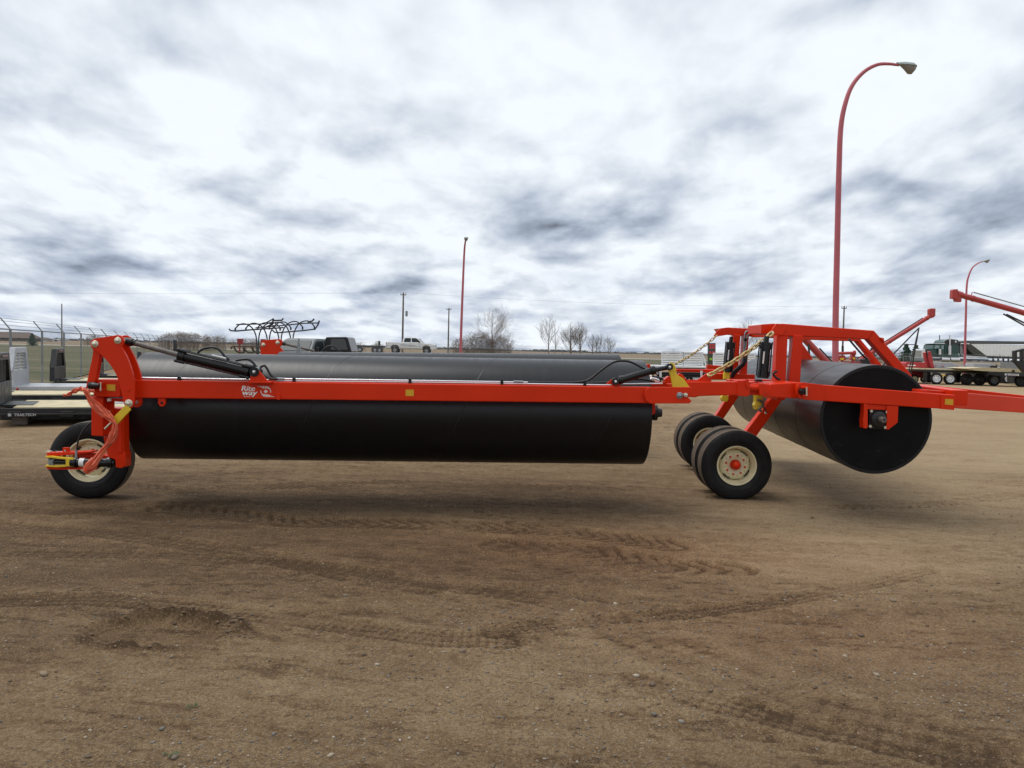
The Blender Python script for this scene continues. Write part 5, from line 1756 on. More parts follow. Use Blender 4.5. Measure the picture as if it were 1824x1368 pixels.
# ---- wheels ---------------------------------------------------------------
def impl_wheel(c, axis, Rt=.392, wd_=.27, hub=RED, hubcap=True):
    """ribbed implement tyre on a dished cream rim; axis = outward direction"""
    axis = Vector(axis).normalized(); c = Vector(c)
    w = part('wheel', LR, c)
    h = wd_ / 2; ri = .212
    s, t = frame(axis)
    side = [(h * .80, ri * .985), (h * .95, ri * 1.05), (h * 1.03, ri + (Rt - ri) * .35), (h * 1.04, ri + (Rt - ri) * .55), (h * .98, Rt - .035), (h * .88, Rt - .012)]
    tr = []
    edge = h * .80
    # three grooves
    gx = [edge, .62 * edge, .56 * edge, .47 * edge, .41 * edge, .035, .030, -.03, -.035]
    tread = [(edge, Rt - .004), (.50 * h, Rt), (.48 * h, Rt - .012), (.38 * h, Rt - .012), (.36 * h, Rt), (.07 * h, Rt), (.05 * h, Rt - .012), (-.05 * h, Rt - .012), (-.07 * h, Rt),
             (-.36 * h, Rt), (-.38 * h, Rt - .012), (-.48 * h, Rt - .012), (-.50 * h, Rt), (-edge, Rt - .004)]
    mir = [(-a, b) for a, b in side[::-1]]
    tyre = MB().lathe(c, axis, side + [tread[0]], 72).build('tyre', RUBBER, w)
    MB().lathe(c, axis, [side[-1]] + tread + [mir[0]], 72).build('tread', TREAD, w, sharp=30)
    MB().lathe(c, axis, [tread[-1]] + mir, 72).build('tyre_wall', RUBBER, w)
    for q in (.33, .40): # moulded rings on the sidewall
        MB().lathe(c, axis, [(h * 1.02, ri + (Rt - ri) * q - .002), (h * 1.02 + .004, ri + (Rt - ri) * q), (h * 1.02, ri + (Rt - ri) * q + .002)], 72).build('sidewall_ring', RUBBER, w)
    rim = MB().lathe(c, axis, [(h * .78, ri), (h * .90, ri * 1.045), (h * .97, ri * 1.03), (h * .96, ri * .97), (h * .80, ri * .93), (h * .62, ri * .915), (h * .56, ri * .86), (h * .30, ri * .84),
                               (-h * .1, ri * .82), (-h * .5, ri * .9), (-h * .9, ri)], 64).build('rim', CREAM, w)
    # disc: a dished plate with a wavy outer edge, four slots
    n = 64; vs = []; fs = []
    rings = [(h * .34, .0), (h * .34, ri * .38), (h * .42, ri * .46), (h * .42, ri * .60), (h * .28, ri * .72), (h * .20, ri * .80), (h * .10, ri * .83)]
    for (d, r_) in rings:
        for k in range(n):
            a = 2 * math.pi * k / n
            rr = r_ * (1 - .05 * (math.cos(4 * a) > .2) * (r_ > ri * .7))
            vs.append(c + axis * d + (s * math.cos(a) + t * math.sin(a)) * rr)
    for i in range(len(rings) - 1):
        for k in range(n):
            fs.append([i * n + k, i * n + (k + 1) % n, (i + 1) * n + (k + 1) % n, (i + 1) * n + k])
    disc_ = MB().add(vs, fs, True).build('wheel_disc', CREAM, w)
    mb = MB()
    for k in range(4):
        for j in range(6):
            a = k * math.pi / 2 + .35 + j * .09
            a2 = a + .092
            q = [c + axis * (h * .245) + (s * math.cos(x) + t * math.sin(x)) * rr for x, rr in ((a, ri * .74), (a2, ri * .74), (a2, ri * .79), (a, ri * .79))]
            mb.prism(q, axis * .012)
    mb.build('disc_slot', BLK2, w)
    for k in range(8):
        a = 2 * math.pi * k / 8 + .2
        p = c + axis * (h * .42) + (s * math.cos(a) + t * math.sin(a)) * ri * .50
        MB().lathe(p, axis, [(0, .0115), (.012, .0115), (.016, .008), (.022, .007), (.022, 0)], 8).build('wheel_bolt', hub if hubcap else CREAM, w)
        a += math.pi / 8
        p = c + axis * (h * .42) + (s * math.cos(a) + t * math.sin(a)) * ri * .57
        if k % 2 == 0 or hubcap: MB().lathe(p, axis, [(-.002, .0042), (.002, .0042), (.002, 0)], 8).build('bolt_hole', BLK2, w)
    MB().lathe(c, axis, [(h * .3, .060), (h * .55, .057), (h * .62, .050), (h * .95, .044), (h * 1.12, .037), (h * 1.2, .024), (h * 1.22, .012), (h * 1.28, .010), (h * 1.28, 0)], 28).build('hub', hub, w)
    a = -.75
    p = c + axis * (h * .35) + (s * math.cos(a) + t * math.sin(a)) * ri * .80
    MB().cyl(p, p + axis * .05 - (s * math.cos(a) + t * math.sin(a)) * .01, .006, 8).build('valve_stem', BLK2, w)
    return w


cl = G(163, 884); cl.z = .388
w0 = impl_wheel((cl.x, cl.y + .02, .381), (.14, -1, 0), wd_=.24, hubcap=True)
impl_wheel((2.505, 9.30, .380), (-.035, -1, 0))
impl_wheel((2.520, 9.70, .380), (-.035, -1, 0))
impl_wheel((2.72, 11.50, .380), (-.035, -1, 0))
impl_wheel((2.74, 11.92, .380), (-.035, -1, 0))
far_x = PZ(478, 13.9, .386)
impl_wheel((far_x.x, 14.1, .386), (0, -1, 0), wd_=.24)
for (x, y0, y1) in ((2.51, 9.36, 9.9), (2.73, 11.5, 12.1)):
    MB().cyl((x, y0, .386), (x + .02, y1, .386), .04, 14).build('axle', RED, LR)
MB().cyl((far_x.x, 14.1, .386), (far_x.x, 13.9, .386), .05, 12).build('wheel_axle', RED, LR)
MB().bar((far_x.x + .1, 13.9, .386), (far_x.x + .1, 13.9, 1.3), .14, .14).build('caster_leg', RED, LR, .006)

# ---- big lift cylinder ------------------------------------------------------
DC = 7.62
a, b = P(325, 634.4, DC), P(440, 661.6, DC)
dd = (b - a).normalized()
lc = MB().tube([a, b], .050, 32).build('lift_cylinder', BLACK, LR)
for c, l in ((a, .05), (b, .045)):
    MB().lathe(c - dd * .03, dd, [(0, 0), (0, .060), (l + .01, .060), (l + .01, .05)], 24).build('cylinder_end', BLACK, lc)
n_ = Vector((-dd.z, 0, dd.x))
for sg in (-1, 1):
    for sy in (-1, 1):
        MB().cyl(a - dd * .05 + n_ * sg * .05 + Vector((0, sy * .045, 0)), b + dd * .05 + n_ * sg * .05 + Vector((0, sy * .045, 0)), .007, 8).build('tie_rod', BLACK, lc)
        for c in (a, b): MB().lathe(c - dd * .042 + n_ * sg * .05 + Vector((0, sy * .045, 0)), dd, [(0, 0), (0, .015), (.085, .015), (.085, 0)], 6).build('tie_rod_nut', BLACK, lc)
MB().tube(pxs([(228, 608.2), (323, 633.6)], DC), .023, 20).build('cylinder_rod', RODM, lc)
MB().lathe(P(222, 606.6, DC), dd, [(0, 0), (0, .030), (.03, .036), (.075, .036), (.075, .028), (.10, .028), (.10, 0)], 18).build('rod_clevis', BLK2, lc)
MB().tube(pxs([(436, 660.6), (456, 663.2)], DC), .034, 16).build('cylinder_base', BLACK, lc)
MB().lathe(P(452.6, 662.3, DC - .06), (0, 1, 0), [(0, 0), (0, .044), (.12, .044), (.12, 0)], 20).build('base_eye', BLACK, lc)
pin(452.6, 662.2, DC - .062, 3.0, lc, CHROME)
MB().pp([(352, 631.5), (380, 638.2), (380, 640.4), (352, 633.8)], DC - .053, .004).build('cylinder_label', WHITE, lc) if False else None
p0, p1 = P(377, 634.6, DC - .035), P(402, 640.4, DC - .035)
MB().tube([p0 + n_ * .012, p1 + n_ * .012], .006, 6).build('cylinder_label', WHITE, lc)
for yoff in (0.02, .09):
    MB().pp([(443, 681.5), (447.4, 667), (450, 660), (456.6, 656.6), (461, 660), (472.6, 674), (480, 681.8)], DC + yoff - .07, .02).build('cylinder_bracket', RED, LR, .003)
MB().pp([(441, 679), (481, 679.6), (481, 683), (441, 682.4)], DC - .06, .13).build('bracket_base', RED, LR, .003)

# hoses and steel lines along the beam
def hose(pts, D, r=.011, m=HOSE, name='hydraulic_hose', par=LR, n=6):
    return MB().tube(spline(pxs(pts, D), n), r, 8).build(name, m, par)


hose([(352, 628), (362, 621.5), (376, 618.8), (389, 622), (400, 634), (408, 641)], DC + .04)
hose([(420, 642.4), (432, 640.2), (444, 641), (454, 650), (466, 666.5), (480, 674), (494, 675)], DC + .06)
hose([(462, 655), (466, 653), (471, 651.4), (476, 657), (482, 667.6), (491, 674.2)], DC + .10)
LD = lambda u: wd(u) + .05
for (pts, r, m, nm) in (([(237, 672.6), (494, 677)], .008, CHROME, 'steel_line'), ([(494, 674.8), (760, 678.2), (940, 681)], .008, CHROME, 'steel_line'),
                        ([(494, 678.4), (760, 681.0), (1090, 686)], .008, CHROME, 'steel_line')):
    MB().tube([P(u, v, LD(u)) for u, v in pts], r, 10).build(nm, m, LR)
for (u, v) in ((318, 673), (523, 675.2), (730, 677), (894, 678.6), (1042, 680.4)):
    MB().pp([(u - 2.6, v + 8), (u - 2.6, v - 1), (u - 1.5, v - 2.8), (u + 1.5, v - 2.8), (u + 2.6, v - 1), (u + 2.6, v + 8)], LD(u) - .03, .055).build('line_clamp', BLACK, LR, .003)
MB().tube([P(493, 674.6, LD(493)), P(507, 675, LD(507))], .012, 8).build('hose_fitting', GALV, LR)
MB().tube([P(493, 678.2, LD(493)), P(506, 678.6, LD(506))], .012, 8).build('hose_fitting', GALV, LR)
MB().tube([P(915, 679.8, LD(915)), P(932, 680.4, LD(932))], .012, 8).build('hose_fitting', GALV, LR)
hose([(930, 680.5), (970, 681.2), (1010, 681.6), (1045, 678), (1070, 660), (1090, 646.5), (1106, 642.8), (1124, 645), (1144, 655), (1150, 657.5)], 7.94, .011)
hose([(1040, 682.5), (1085, 681), (1125, 675.5), (1150, 676.5), (1166, 680)], 8.0, .011)
MB().tube(pxs([(1146, 655.8), (1157, 660.5)], 7.95), .012, 8).build('hose_fitting', GALV, LR)
MB().tube(pxs([(1096, 684.5), (1180, 683.2)], 8.05), .008, 8).build('steel_line', CHROME, LR)

# right end plate, hinge pins
MB().pp([(1156, 689.4), (1232, 689.4), (1232, 696), (1227, 702), (1226.4, 708.6), (1232.4, 714.4), (1228, 718.8), (1158, 719), (1151, 714), (1147.6, 704), (1150, 694)], 7.80, .028).build('hinge_plate', RED, LR, .005)
MB().pp([(1160, 689.8), (1222, 689.8), (1222, 718.6), (1160, 718.6)], 8.02, .028).build('hinge_plate', RED, LR, .005)
pin(1210.8, 704.4, 7.798, 6.0, m=GALV)
pin(1221.6, 703.6, 7.77, 3.8, m=ZINC)
MB().pp([(1160, 718), (1167, 718), (1167.4, 735), (1160, 742)], 8.30, .25).build('bearing_bracket', RED, LR, .004)
MB().lathe(P(1163, 735, 8.5), (1, 0, 0), [(0, .08), (.04, .08), (.05, .05), (.09, .04), (.09, 0)], 18).build('bearing', BLK2, LR)
# small fold cylinder
a, b = P(1106, 676.6, 7.86), P(1163, 659.8, 7.90)
MB().tube([a, b], .033, 20).build('fold_cylinder', BLACK, LR)
MB().lathe(b, b - a, [(-.02, .033), (-.02, .042), (.02, .042), (.02, .0)], 20).build('cylinder_end', BLACK, LR)
MB().lathe(a, b - a, [(-.02, 0), (-.02, .040), (.02, .040), (.02, .033)], 20).build('cylinder_end', BLACK, LR)
MB().tube([b, P(1190, 654.6, 7.92)], .021, 14).build('cylinder_rod', BLACK, LR)
MB().tube([P(1097, 679.6, 7.86), a], .024, 12).build('cylinder_base', BLACK, LR)
for u, v, d in ((1096.6, 679.4, 7.82), (1193, 653.6, 7.88)):
    MB().lathe(P(u, v, d), (0, 1, 0), [(0, 0), (0, .033), (.09, .033), (.09, 0)], 18).build('rod_eye', BLACK, LR)
    pin(u, v, d - .002, 2.6, m=CHROME)
MB().pp([(1074, 689.8), (1078, 685), (1090.6, 674.8), (1096, 673), (1101, 676), (1106, 689.8)], 7.88, .02).build('cylinder_bracket', RED, LR, .003)
MB().pp([(1190.6, 649), (1194, 646.2), (1198, 645.8), (1201.4, 649), (1204.4, 656.6), (1204.8, 663), (1207, 668.2), (1212, 671), (1217.5, 674.2), (1228.6, 690), (1198.4, 690), (1195.4, 674), (1191.4, 661), (1188, 655)], 7.96, .025).build('hinge_arm', YELLOW, LR, .003)
MB().pp([(1206, 668), (1211, 664.6), (1216, 667), (1222, 675), (1228, 684), (1230, 689)], 7.99, .05).build('hinge_arm_plate', RED, LR, .003)

# ---- link beam to the centre frame ----------------------------------------
MB().pp([(1222, 680), (1332, 680), (1332, 703.4), (1246, 705.6), (1240, 707.6), (1226, 707.4), (1222, 704)], 7.98, .14).build('link_beam', RED, LR, .008)
MB().pp([(1224, 676.8), (1243, 676.4), (1258.6, 665.2), (1263.4, 664.2), (1267, 667.4), (1267.4, 677), (1267, 681), (1224, 681)], 8.02, .025).build('chain_lug', RED, LR, .003)
MB().pp([(1313.5, 677.5), (1333, 677.5), (1336, 682), (1336, 702), (1331, 706.4), (1313.5, 705.2)], 7.965, .17).build('pivot_block', RED, LR, .006)
MB().tube(pxs([(1329, 690.4), (1356, 691)], 8.0), .030, 16).build('pivot_tube', RED, LR)
MB().pp([(1328, 675.6), (1333, 675.8), (1336, 686), (1334, 692), (1329.6, 690)], 7.95, .02).build('pivot_ear', RED, LR, .003)
MB().pp([(1352, 683.6), (1357, 684), (1358, 705), (1353, 704)], 7.96, .3).build('pivot_ear', RED, LR, .003)
MB().pp([(1334, 691), (1354, 691), (1354, 704), (1334, 703.6)], 8.04, .2).build('link_web', RED, LR, .003)
# boxed corner: side face goes back, front face to 1424
pts = [P(1353, 679.5, 8.6), P(1376.5, 683.8, 8.0), P(1376.5, 707.2, 8.0), P(1353, 701, 8.6)]
MB().prism(pts, (.25, .12, 0)).build('corner_box', RED, LR, .006)
MB().pp([(1374, 684), (1424.5, 681.0), (1424.5, 710.4), (1374, 707.4)], [8.0, 8.02, 8.02, 8.0], .55).build('frame_box', RED, LR, .008)
MB().pp([(1336, 680), (1356, 680), (1356, 690), (1336, 690)], 8.45, .5).build('cross_frame', RED, LR, .006)
pbeam('cross_frame', (1300, 676.2), (1376, 676.4), (1300, 693), (1376, 693.4), 8.75, 8.75, .15)
# centre side beam
bb = [(1421, 680.8), (1467, 685.6), (1701, 703.6), (1699.6, 730.4), (1676, 728.2), (1467, 714.2), (1430, 711.6), (1421, 707), (1419.6, 694)]
MB().pp(bb, 7.95, .13).build('frame_side_beam', RED, LR, .008)
MB().pp([(1419, 690), (1423, 682.6), (1430, 681.2), (1467, 685.4), (1467, 714.4), (1432, 711.8), (1422.6, 709), (1419, 701)], 7.935, .02).build('splice_plate', RED, LR, .004)
MB().pp([(1676.2, 702.2), (1701.4, 704), (1699.8, 730.6), (1676, 728.6)], 7.938, .02).build('end_cap', RED, LR, .003)
MB().pp([(1683.8, 710.4), (1698.2, 711.4), (1697.6, 721.8), (1683.2, 720.4)], 7.934, .006).build('reflector_sticker', STICK, LR)
MB().lathe(P(1428, 697, 7.935), (0, -1, 0), [(0, .034), (.03, .034), (.05, .028), (.05, 0)], 20).build('lock_pin', BLACK, LR)
MB().tube(pxs([(1427, 697), (1434, 696)], 7.90), .022, 12).build('lock_pin', BLACK, LR)
MB().pp([(1430, 689), (1440.5, 689), (1440.5, 692), (1430, 692)], 7.87, .06).build('clip_plate', RED, LR, .003)
MB().pp([(1431, 703.6), (1439, 703.6), (1439, 706.4), (1431, 706.4)], 7.87, .06).build('clip_plate', RED, LR, .003)
MB().tube(pxs([(1436.6, 690), (1436.8, 705)], 7.865), .008, 8).build('clip_pin', ZINC, LR)

# bearing bracket in front of the centre drum end
MB().pp([(1538.8, 718.6), (1545.6, 719), (1546, 761), (1543.6, 763.4), (1538, 762.4), (1537.6, 748), (1539, 735)], 7.955, .09).build('bearing_bracket', RED, LR, .003)
MB().pp([(1579.4, 722.4), (1600.4, 723.6), (1599.2, 752.6), (1582.6, 765.6), (1578.6, 764.4), (1580, 745)], 7.955, .09).build('bearing_bracket', RED, LR, .003)
MB().pp([(1545, 719.4), (1580, 722), (1580, 730.4), (1545, 729)], 7.97, .06).build('bearing_bracket', RED, LR, .003)
hs = MB().pp([(1549, 729.4), (1580.6, 730.6), (1580, 765), (1548.4, 763.4)], 7.99, .05).build('bearing_housing', BLK2, LR, .006)
cB = P(1565.6, 746.6, 7.99)
MB().lathe(cB, (0, -1, 0), [(-.01, .088), (.015, .085), (.03, .062), (.034, .045), (.034, .03), (.02, .03)], 28).build('bearing', BLK2, LR)
MB().lathe(P(1567.4, 746.8, 7.97), (.05, -1, 0), [(0, .030), (.075, .030), (.08, .026), (.08, .012), (.07, .010), (.07, 0)], 22).build('drum_shaft', RODM, LR)
for u, v in ((1551.4, 732.2), (1579.2, 733.8), (1549.4, 759.2), (1576, 761.2)):
    MB().lathe(P(u, v, 7.97), (0, -1, 0), [(0, .015), (.014, .014), (.014, 0)], 6).build('housing_bolt', ZINC, hs)

# ---- tongue ----------------------------------------------------------------
def rbar(name, a, b, w, h, bev=.008, m=RED):
    return MB().bar(a, b, w, h).build(name, m, LR, bev)


H_ = Vector((8.1, 10.75, .96))
t0 = P(1630, 707.5, 8.10); rbar('tongue_beam', t0, H_, .11, .165)
t1 = Vector((4.66, 12.62, 1.27)); rbar('tongue_beam', t1, H_ + Vector((0, .18, 0)), .11, .165)
fx = P(1640, 700, 8.05)
rbar('front_cross_tube', Vector((4.35, 8.10, 1.235)), Vector((4.62, 12.75, 1.30)), .15, .15)
rbar('frame_side_beam', Vector((2.95, 12.72, 1.36)), Vector((4.75, 12.62, 1.28)), .12, .165)
rbar('hitch_clevis', H_ - Vector((.1, -.08, 0)), H_ + Vector((.45, .08, -.03)), .12, .12)
MB().tube([H_ + Vector((.1, .05, -.05)), Vector((8.2, 10.8, .0))], .05, 12).build('hitch_jack', BLK2, LR)

# ---- near gantry -------------------------------------------------------------
DG2 = 8.62
MB().pp([(1392, 576.2), (1557, 588.8), (1546.5, 604.4), (1431, 599.0), (1400, 598.4), (1387, 597)], DG2, .13).build('gantry_top_beam', RED, LR, .008)
MB().pp([(1557, 588.6), (1572, 605.6), (1623.6, 667.5), (1632, 690), (1600, 690), (1592, 655), (1548, 605.2), (1546.4, 604.4)], DG2 + .01, .12).build('gantry_diagonal', RED, LR, .008)
MB().pp([(1384, 597), (1403.4, 597), (1400, 680), (1380.4, 680)], DG2 + .005, .12).build('gantry_post', RED, LR, .007)
MB().pp([(1413.6, 597), (1430.8, 597.6), (1425.4, 683), (1406.6, 682)], DG2 - .015, .12).build('gantry_post', RED, LR, .007)
MB().pp([(1355.8, 578), (1361.6, 577.4), (1380, 576.2), (1384, 579), (1381, 590), (1370, 593), (1362, 594.6), (1356, 594.2)], DG2 + .14, .10).build('gantry_end_plate', RED, LR, .004)
MB().pp([(1383, 576.4), (1396, 577), (1399, 586), (1394, 597.2), (1380, 596), (1372.6, 594), (1374, 589)], DG2 - .03, .03).build('chain_hook_plate', RED, LR, .004)
MB().pp([(1355.6, 578), (1384, 576.6), (1388, 596), (1356, 594)], DG2 + .26, .5).build('gantry_cross_head', RED, LR, .006)
pin(1375.6, 592.6, DG2 - .045, 3.2)
pin(1366.6, 602.6, DG2 - .05, 2.4, m=GALV)
MB().pp([(1568, 601), (1574.4, 602), (1576, 610), (1570.6, 606)], DG2 - .01, .02).build('gusset', RED, LR, .002)

# gantry far
DG3 = 10.7
MB().pp([(1297.6, 583.2), (1400, 588.6), (1534, 597.6), (1528, 608), (1400, 603.8), (1297.6, 596.2)], DG3, .13).build('gantry_top_beam', RED, LR, .008)
MB().pp([(1520, 600), (1533, 604), (1568, 646), (1590, 676), (1576, 690), (1554.6, 641)], DG3 + .01, .12).build('gantry_diagonal', RED, LR, .008)
MB().pp([(1307, 596), (1319.2, 596.6), (1314.6, 668), (1301, 668)], DG3 - .02, .12).build('gantry_post', RED, LR, .007)
MB().pp([(1324.6, 597), (1334, 597.6), (1330.6, 670), (1319.6, 670)], DG3, .12).build('gantry_post', RED, LR, .007)
MB().pp([(1272, 597.6), (1277, 590), (1284, 585), (1298, 583), (1298, 596.2), (1286, 598), (1273, 600)], DG3 + .01, .03).build('chain_hook_plate', RED, LR, .003)
MB().pp([(1284, 585), (1298, 583), (1298, 596.2), (1290, 594), (1287, 588)], DG3 + .05, .4).build('gantry_end_plate', RED, LR, .003)
# steel lines bent over the far gantry
for dv, du in ((0, 0), (4.4, 4.6)):
    hose([(1357, 591 + dv * .8), (1334 + du, 589.6 + dv), (1328.5 + du, 591.6 + dv), (1326.4 + du * .8, 598 + dv), (1325 + du * .6, 622)], DG3 - .05, .011, GALV, 'steel_line')
for u, v in ((1345, 592), (1328.4, 605)):
    MB().pp([(u - 2.4, v - 2.4), (u + 2.4, v - 2.4), (u + 2.4, v + 2.4), (u - 2.4, v + 2.4)], DG3 - .08, .06).build('line_clamp', BLACK, LR, .003)
MB().tube([P(1325.6, 622, DG3 - .05), P(1323.4, 645, DG3 - .05)], .016, 8).build('hose_sleeve', GALV, LR)
for k in range(3):
    hose([(1330 - k * 2, 630), (1328 - k * 2, 645), (1320 - k * 3, 655), (1311 - k * 2.5, 663), (1304 - k, 672)], DG3 - .1 - .05 * k, .015)
# braces in the middle of the gantry
MB().pp([(1408, 604), (1430, 613), (1447, 637), (1447, 660), (1408, 660)], 10.75, .05).build('gusset', RED, LR, .003)
rbar('cross_beam', P(1415, 592, 8.8), P(1345, 594, 10.7), .10, .10)
hose([(1512, 604), (1522, 616), (1536, 632), (1545, 640)], 9.6, .012)
hose([(1384, 661), (1379, 664), (1378, 668), (1383, 673), (1390, 677)], 8.55, .012)
MB().pp([(1378, 658.5), (1382, 658), (1382, 661), (1378, 661.6)], 8.55, .03).build('hose_tab', RED, LR, .002)

# upright wheel cylinders
def vcyl(uT, vT, uB, vB, rod, D, r, ytop):
    a, b = P(uT, vT, D), P(uB, vB, D)
    c = MB().tube([a, b], r, 24).build('wheel_cylinder', BLACK, LR)
    d = (b - a).normalized()
    MB().lathe(a, d, [(-.02, 0), (-.02, r * 1.18), (.045, r * 1.18), (.045, r)], 20).build('cylinder_end', BLACK, c)
    MB().lathe(b, d, [(-.05, r), (-.05, r * 1.12), (.02, r * 1.12), (.02, 0)], 20).build('cylinder_end', BLACK, c)
    s, t = frame(d)
    for i in (-1, 1):
        for j in (-1, 1):
            o = s * i * r * .95 + t * j * r * .95
            MB().cyl(a + o - d * .03, b + o, .007, 8).build('tie_rod', BLACK, c)
    MB().tube([P(*rod, D), a], r * .5, 14).build('rod_eye', BLACK, c)
    q = a.lerp(b, .35) + Vector((-.3 * r, -r * .93, 0))
    MB().tube([a.lerp(b, .22) + Vector((-.45 * r, -r * .88, 0)), a.lerp(b, .60) + Vector((-.45 * r, -r * .88, 0))], .008, 6).build('cylinder_label', WHITE, c)
    return c


vcyl(1364, 614, 1358.6, 670, (1366, 599), 8.42, .052, 0)
vcyl(1300.8, 613, 1296.4, 660, (1303, 600), 10.45, .048, 0)
MB().pp([(1346.6, 676), (1358, 676), (1358.6, 704), (1346, 704)], 8.5, .06).build('cylinder_base', BLK2, LR, .003)
MB().pp([(1345.8, 703), (1359, 704.4), (1358.6, 716), (1361, 722), (1356, 731), (1346, 729.6), (1344, 722), (1346, 716)], 8.46, .09).build('transport_lock', YELLOW, LR, .004)
MB().tube(spline(pxs([(1349, 712), (1356, 714.6), (1359, 722), (1352, 729), (1357, 733)], 8.44), 5), .012, 8).build('lock_hook', RODM, LR)
MB().tube(spline(pxs([(1354, 715), (1358, 718), (1361, 726), (1366, 736)], 8.44), 5), .007, 6).build('lock_cable', HOSE, LR)
MB().pp([(1290.4, 660), (1300.4, 661), (1299.6, 676), (1289.6, 675)], 10.42, .06).build('transport_lock', YELLOW, LR, .003)
MB().lathe(P(1290, 709, 10.5), (0, -1, 0), [(-.04, 0), (-.04, .045), (.04, .045), (.04, 0)], 14).build('lock_pulley', YELLOW, LR)

# wheel legs
MB().pp([(1374.5, 708), (1397, 708), (1353.6, 768.4), (1334, 796), (1315, 787), (1335.6, 759.4)], 9.44, .12).build('wheel_leg', RED, LR, .008)
MB().pp([(1307, 690), (1327, 690), (1292.6, 740.4), (1272, 771), (1259, 764), (1281, 731.6)], 11.65, .12).build('wheel_leg', RED, LR, .008)
pbeam('rock_shaft_tube', (1385, 702), (1399, 702), (1385, 713), (1399, 713), 8.7, 8.7, 3.0, bev=.01)
MB().lathe(P(1363.6, 735.4, 8.93), (0, -1, 0), [(0, .013), (.015, .013), (.015, 0)], 8).build('leg_bolt', ZINC, LR)

# ---- far wing: link beams, hoses and mast -------------------------------------
DF = 10.9
pbeam('far_link_beam', (1205, 657.2), (1305, 658.6), (1205, 667.0), (1305, 668.6), 10.95, 10.95, .1)
pbeam('far_link_beam', (1150, 682.8), (1200, 683.4), (1150, 689.6), (1200, 689.8), 9.0, 9.0, .3)
pbeam('cross_frame', (1266, 665), (1345, 667), (1266, 676.4), (1345, 677), 10.6, 10.6, .6)
MB().pp([(1148, 676), (1185, 682), (1200, 689), (1150, 689)], 8.6, .1).build('gusset', RED, LR, .003)
for k in range(3):
    hose([(1170, 664 + k * 3.2), (1215, 664.5 + k * 3.0), (1262, 665.6 + k * 2.8), (1302, 668 + k * 3)], DF - .1, .013)
for u in (1177, 1250): MB().pp([(u - 1.7, 660.6), (u + 1.7, 660.6), (u + 1.7, 673), (u - 1.7, 673)], DF - .14, .03).build('hose_tag', WHITE, LR)
hose([(1158, 668), (1166, 672), (1178, 674.5), (1188, 679)], 9.4, .016)
hose([(1155, 677), (1162, 674), (1172, 676.5), (1172, 680), (1160, 681)], 9.0, .012, CHROME, 'steel_line')
MB().tube(pxs([(1166, 663), (1172, 667)], 9.4), .014, 8).build('hose_fitting', GALV, LR)
MB().tube(pxs([(1156, 671), (1161, 671.4)], 9.3), .022, 8).build('hose_fitting', ZINC, LR)
MB().pp([(1149, 650), (1152, 650), (1153, 648.6), (1158, 648.6), (1158, 651), (1161, 653), (1161, 658), (1168, 660), (1168, 664), (1150, 658)], 12.4, .12).build('valve_block', RED, LR, .004)
MB().pp([(1184, 676), (1191, 670), (1195, 671), (1197, 683), (1184, 683)], 8.4, .1).build('hinge_lug', RED, LR, .003)
# far mast
MB().pp([(464.2, 611), (465.4, 607.6), (468, 606), (496, 604), (501.6, 605.6), (503, 610), (501, 615.6), (498.6, 618), (504.8, 625.4), (500, 650), (480, 650), (479, 640), (464, 640)], 13.85, .03).build('mast_plate', RED, LR, .003)
for u, v in ((469, 614), (494.4, 610.4)): pin(u, v, 13.845, 3.6)
MB().tube(pxs([(503, 611.6), (560, 625)], 13.9), .022, 12).build('cylinder_rod', RODM, LR)
MB().lathe(P(502, 611.2, 13.9), P(560, 625, 13.9) - P(503, 611.6, 13.9), [(0, 0), (0, .033), (.06, .033), (.06, 0)], 14).build('rod_clevis', BLK2, LR)
hose([(572, 628), (579, 620), (588, 616), (596, 618), (606, 627)], 13.9, .012)
MB().pp([(530.6, 602.6), (532.8, 602.6), (535.4, 628), (527.8, 628)], 12.95, .05).build('grey_bracket', GALV, LR, .002)
pbeam('wing_beam', (490, 668), (1101, 680), (490, 688), (1101, 700), 13.95, 14.1, .11)

# ---- chains --------------------------------------------------------------------
def chain(a, b, n, sag):
    ch = part('chain', LR, a)
    a, b = Vector(a), Vector(b)
    pitch = (b - a).length / n * 1.02
    wr = pitch * .125
    base = None
    for k in range(n):
        f0, f1 = k / n, (k + 1) / n
        p = a.lerp(b, f0) - Z3 * sag * 4 * f0 * (1 - f0); q = a.lerp(b, f1) - Z3 * sag * 4 * f1 * (1 - f1)
        c, d = (p + q) / 2, (q - p).normalized()
        if base is None:
            L2 = pitch / 2 - wr * .2 ; w2 = pitch * .36
            pts = []
            for i in range(20):
                an = 2 * math.pi * i / 20
                x = math.cos(an); pts.append(Vector((x * w2 * .9 + math.copysign(L2 + wr - w2 * .9 + .001, x) if abs(x) > .01 else 0, math.sin(an) * w2 * .72, 0)))
            o = MB().tube(pts, wr, 8, closed=True).build('chain_link', GOLDZ, ch, local=True)
            base = o.data
        else:
            o = bpy.data.objects.new('chain_link', base); COL.objects.link(o); o.parent = ch
        s, t = frame(d)
        if k % 2: s, t = t, -s
        tw = .5
        s2 = s * math.cos(tw) + t * math.sin(tw); t2 = -s * math.sin(tw) + t * math.cos(tw)
        m = Matrix((d, s2, t2)).transposed()
        o.rotation_mode = 'QUATERNION'; o.rotation_quaternion = m.to_quaternion()
        o.location = c - a
    return ch


chain(P(1375.6, 592.6, DG2 - .06), P(1262.6, 668.4, 8.0), 15, .03)
pin(1262.4, 669.4, 8.01, 2.8)
chain(P(1277, 597.4, DG3 - .03), P(1199, 650, 10.9), 14, .03)

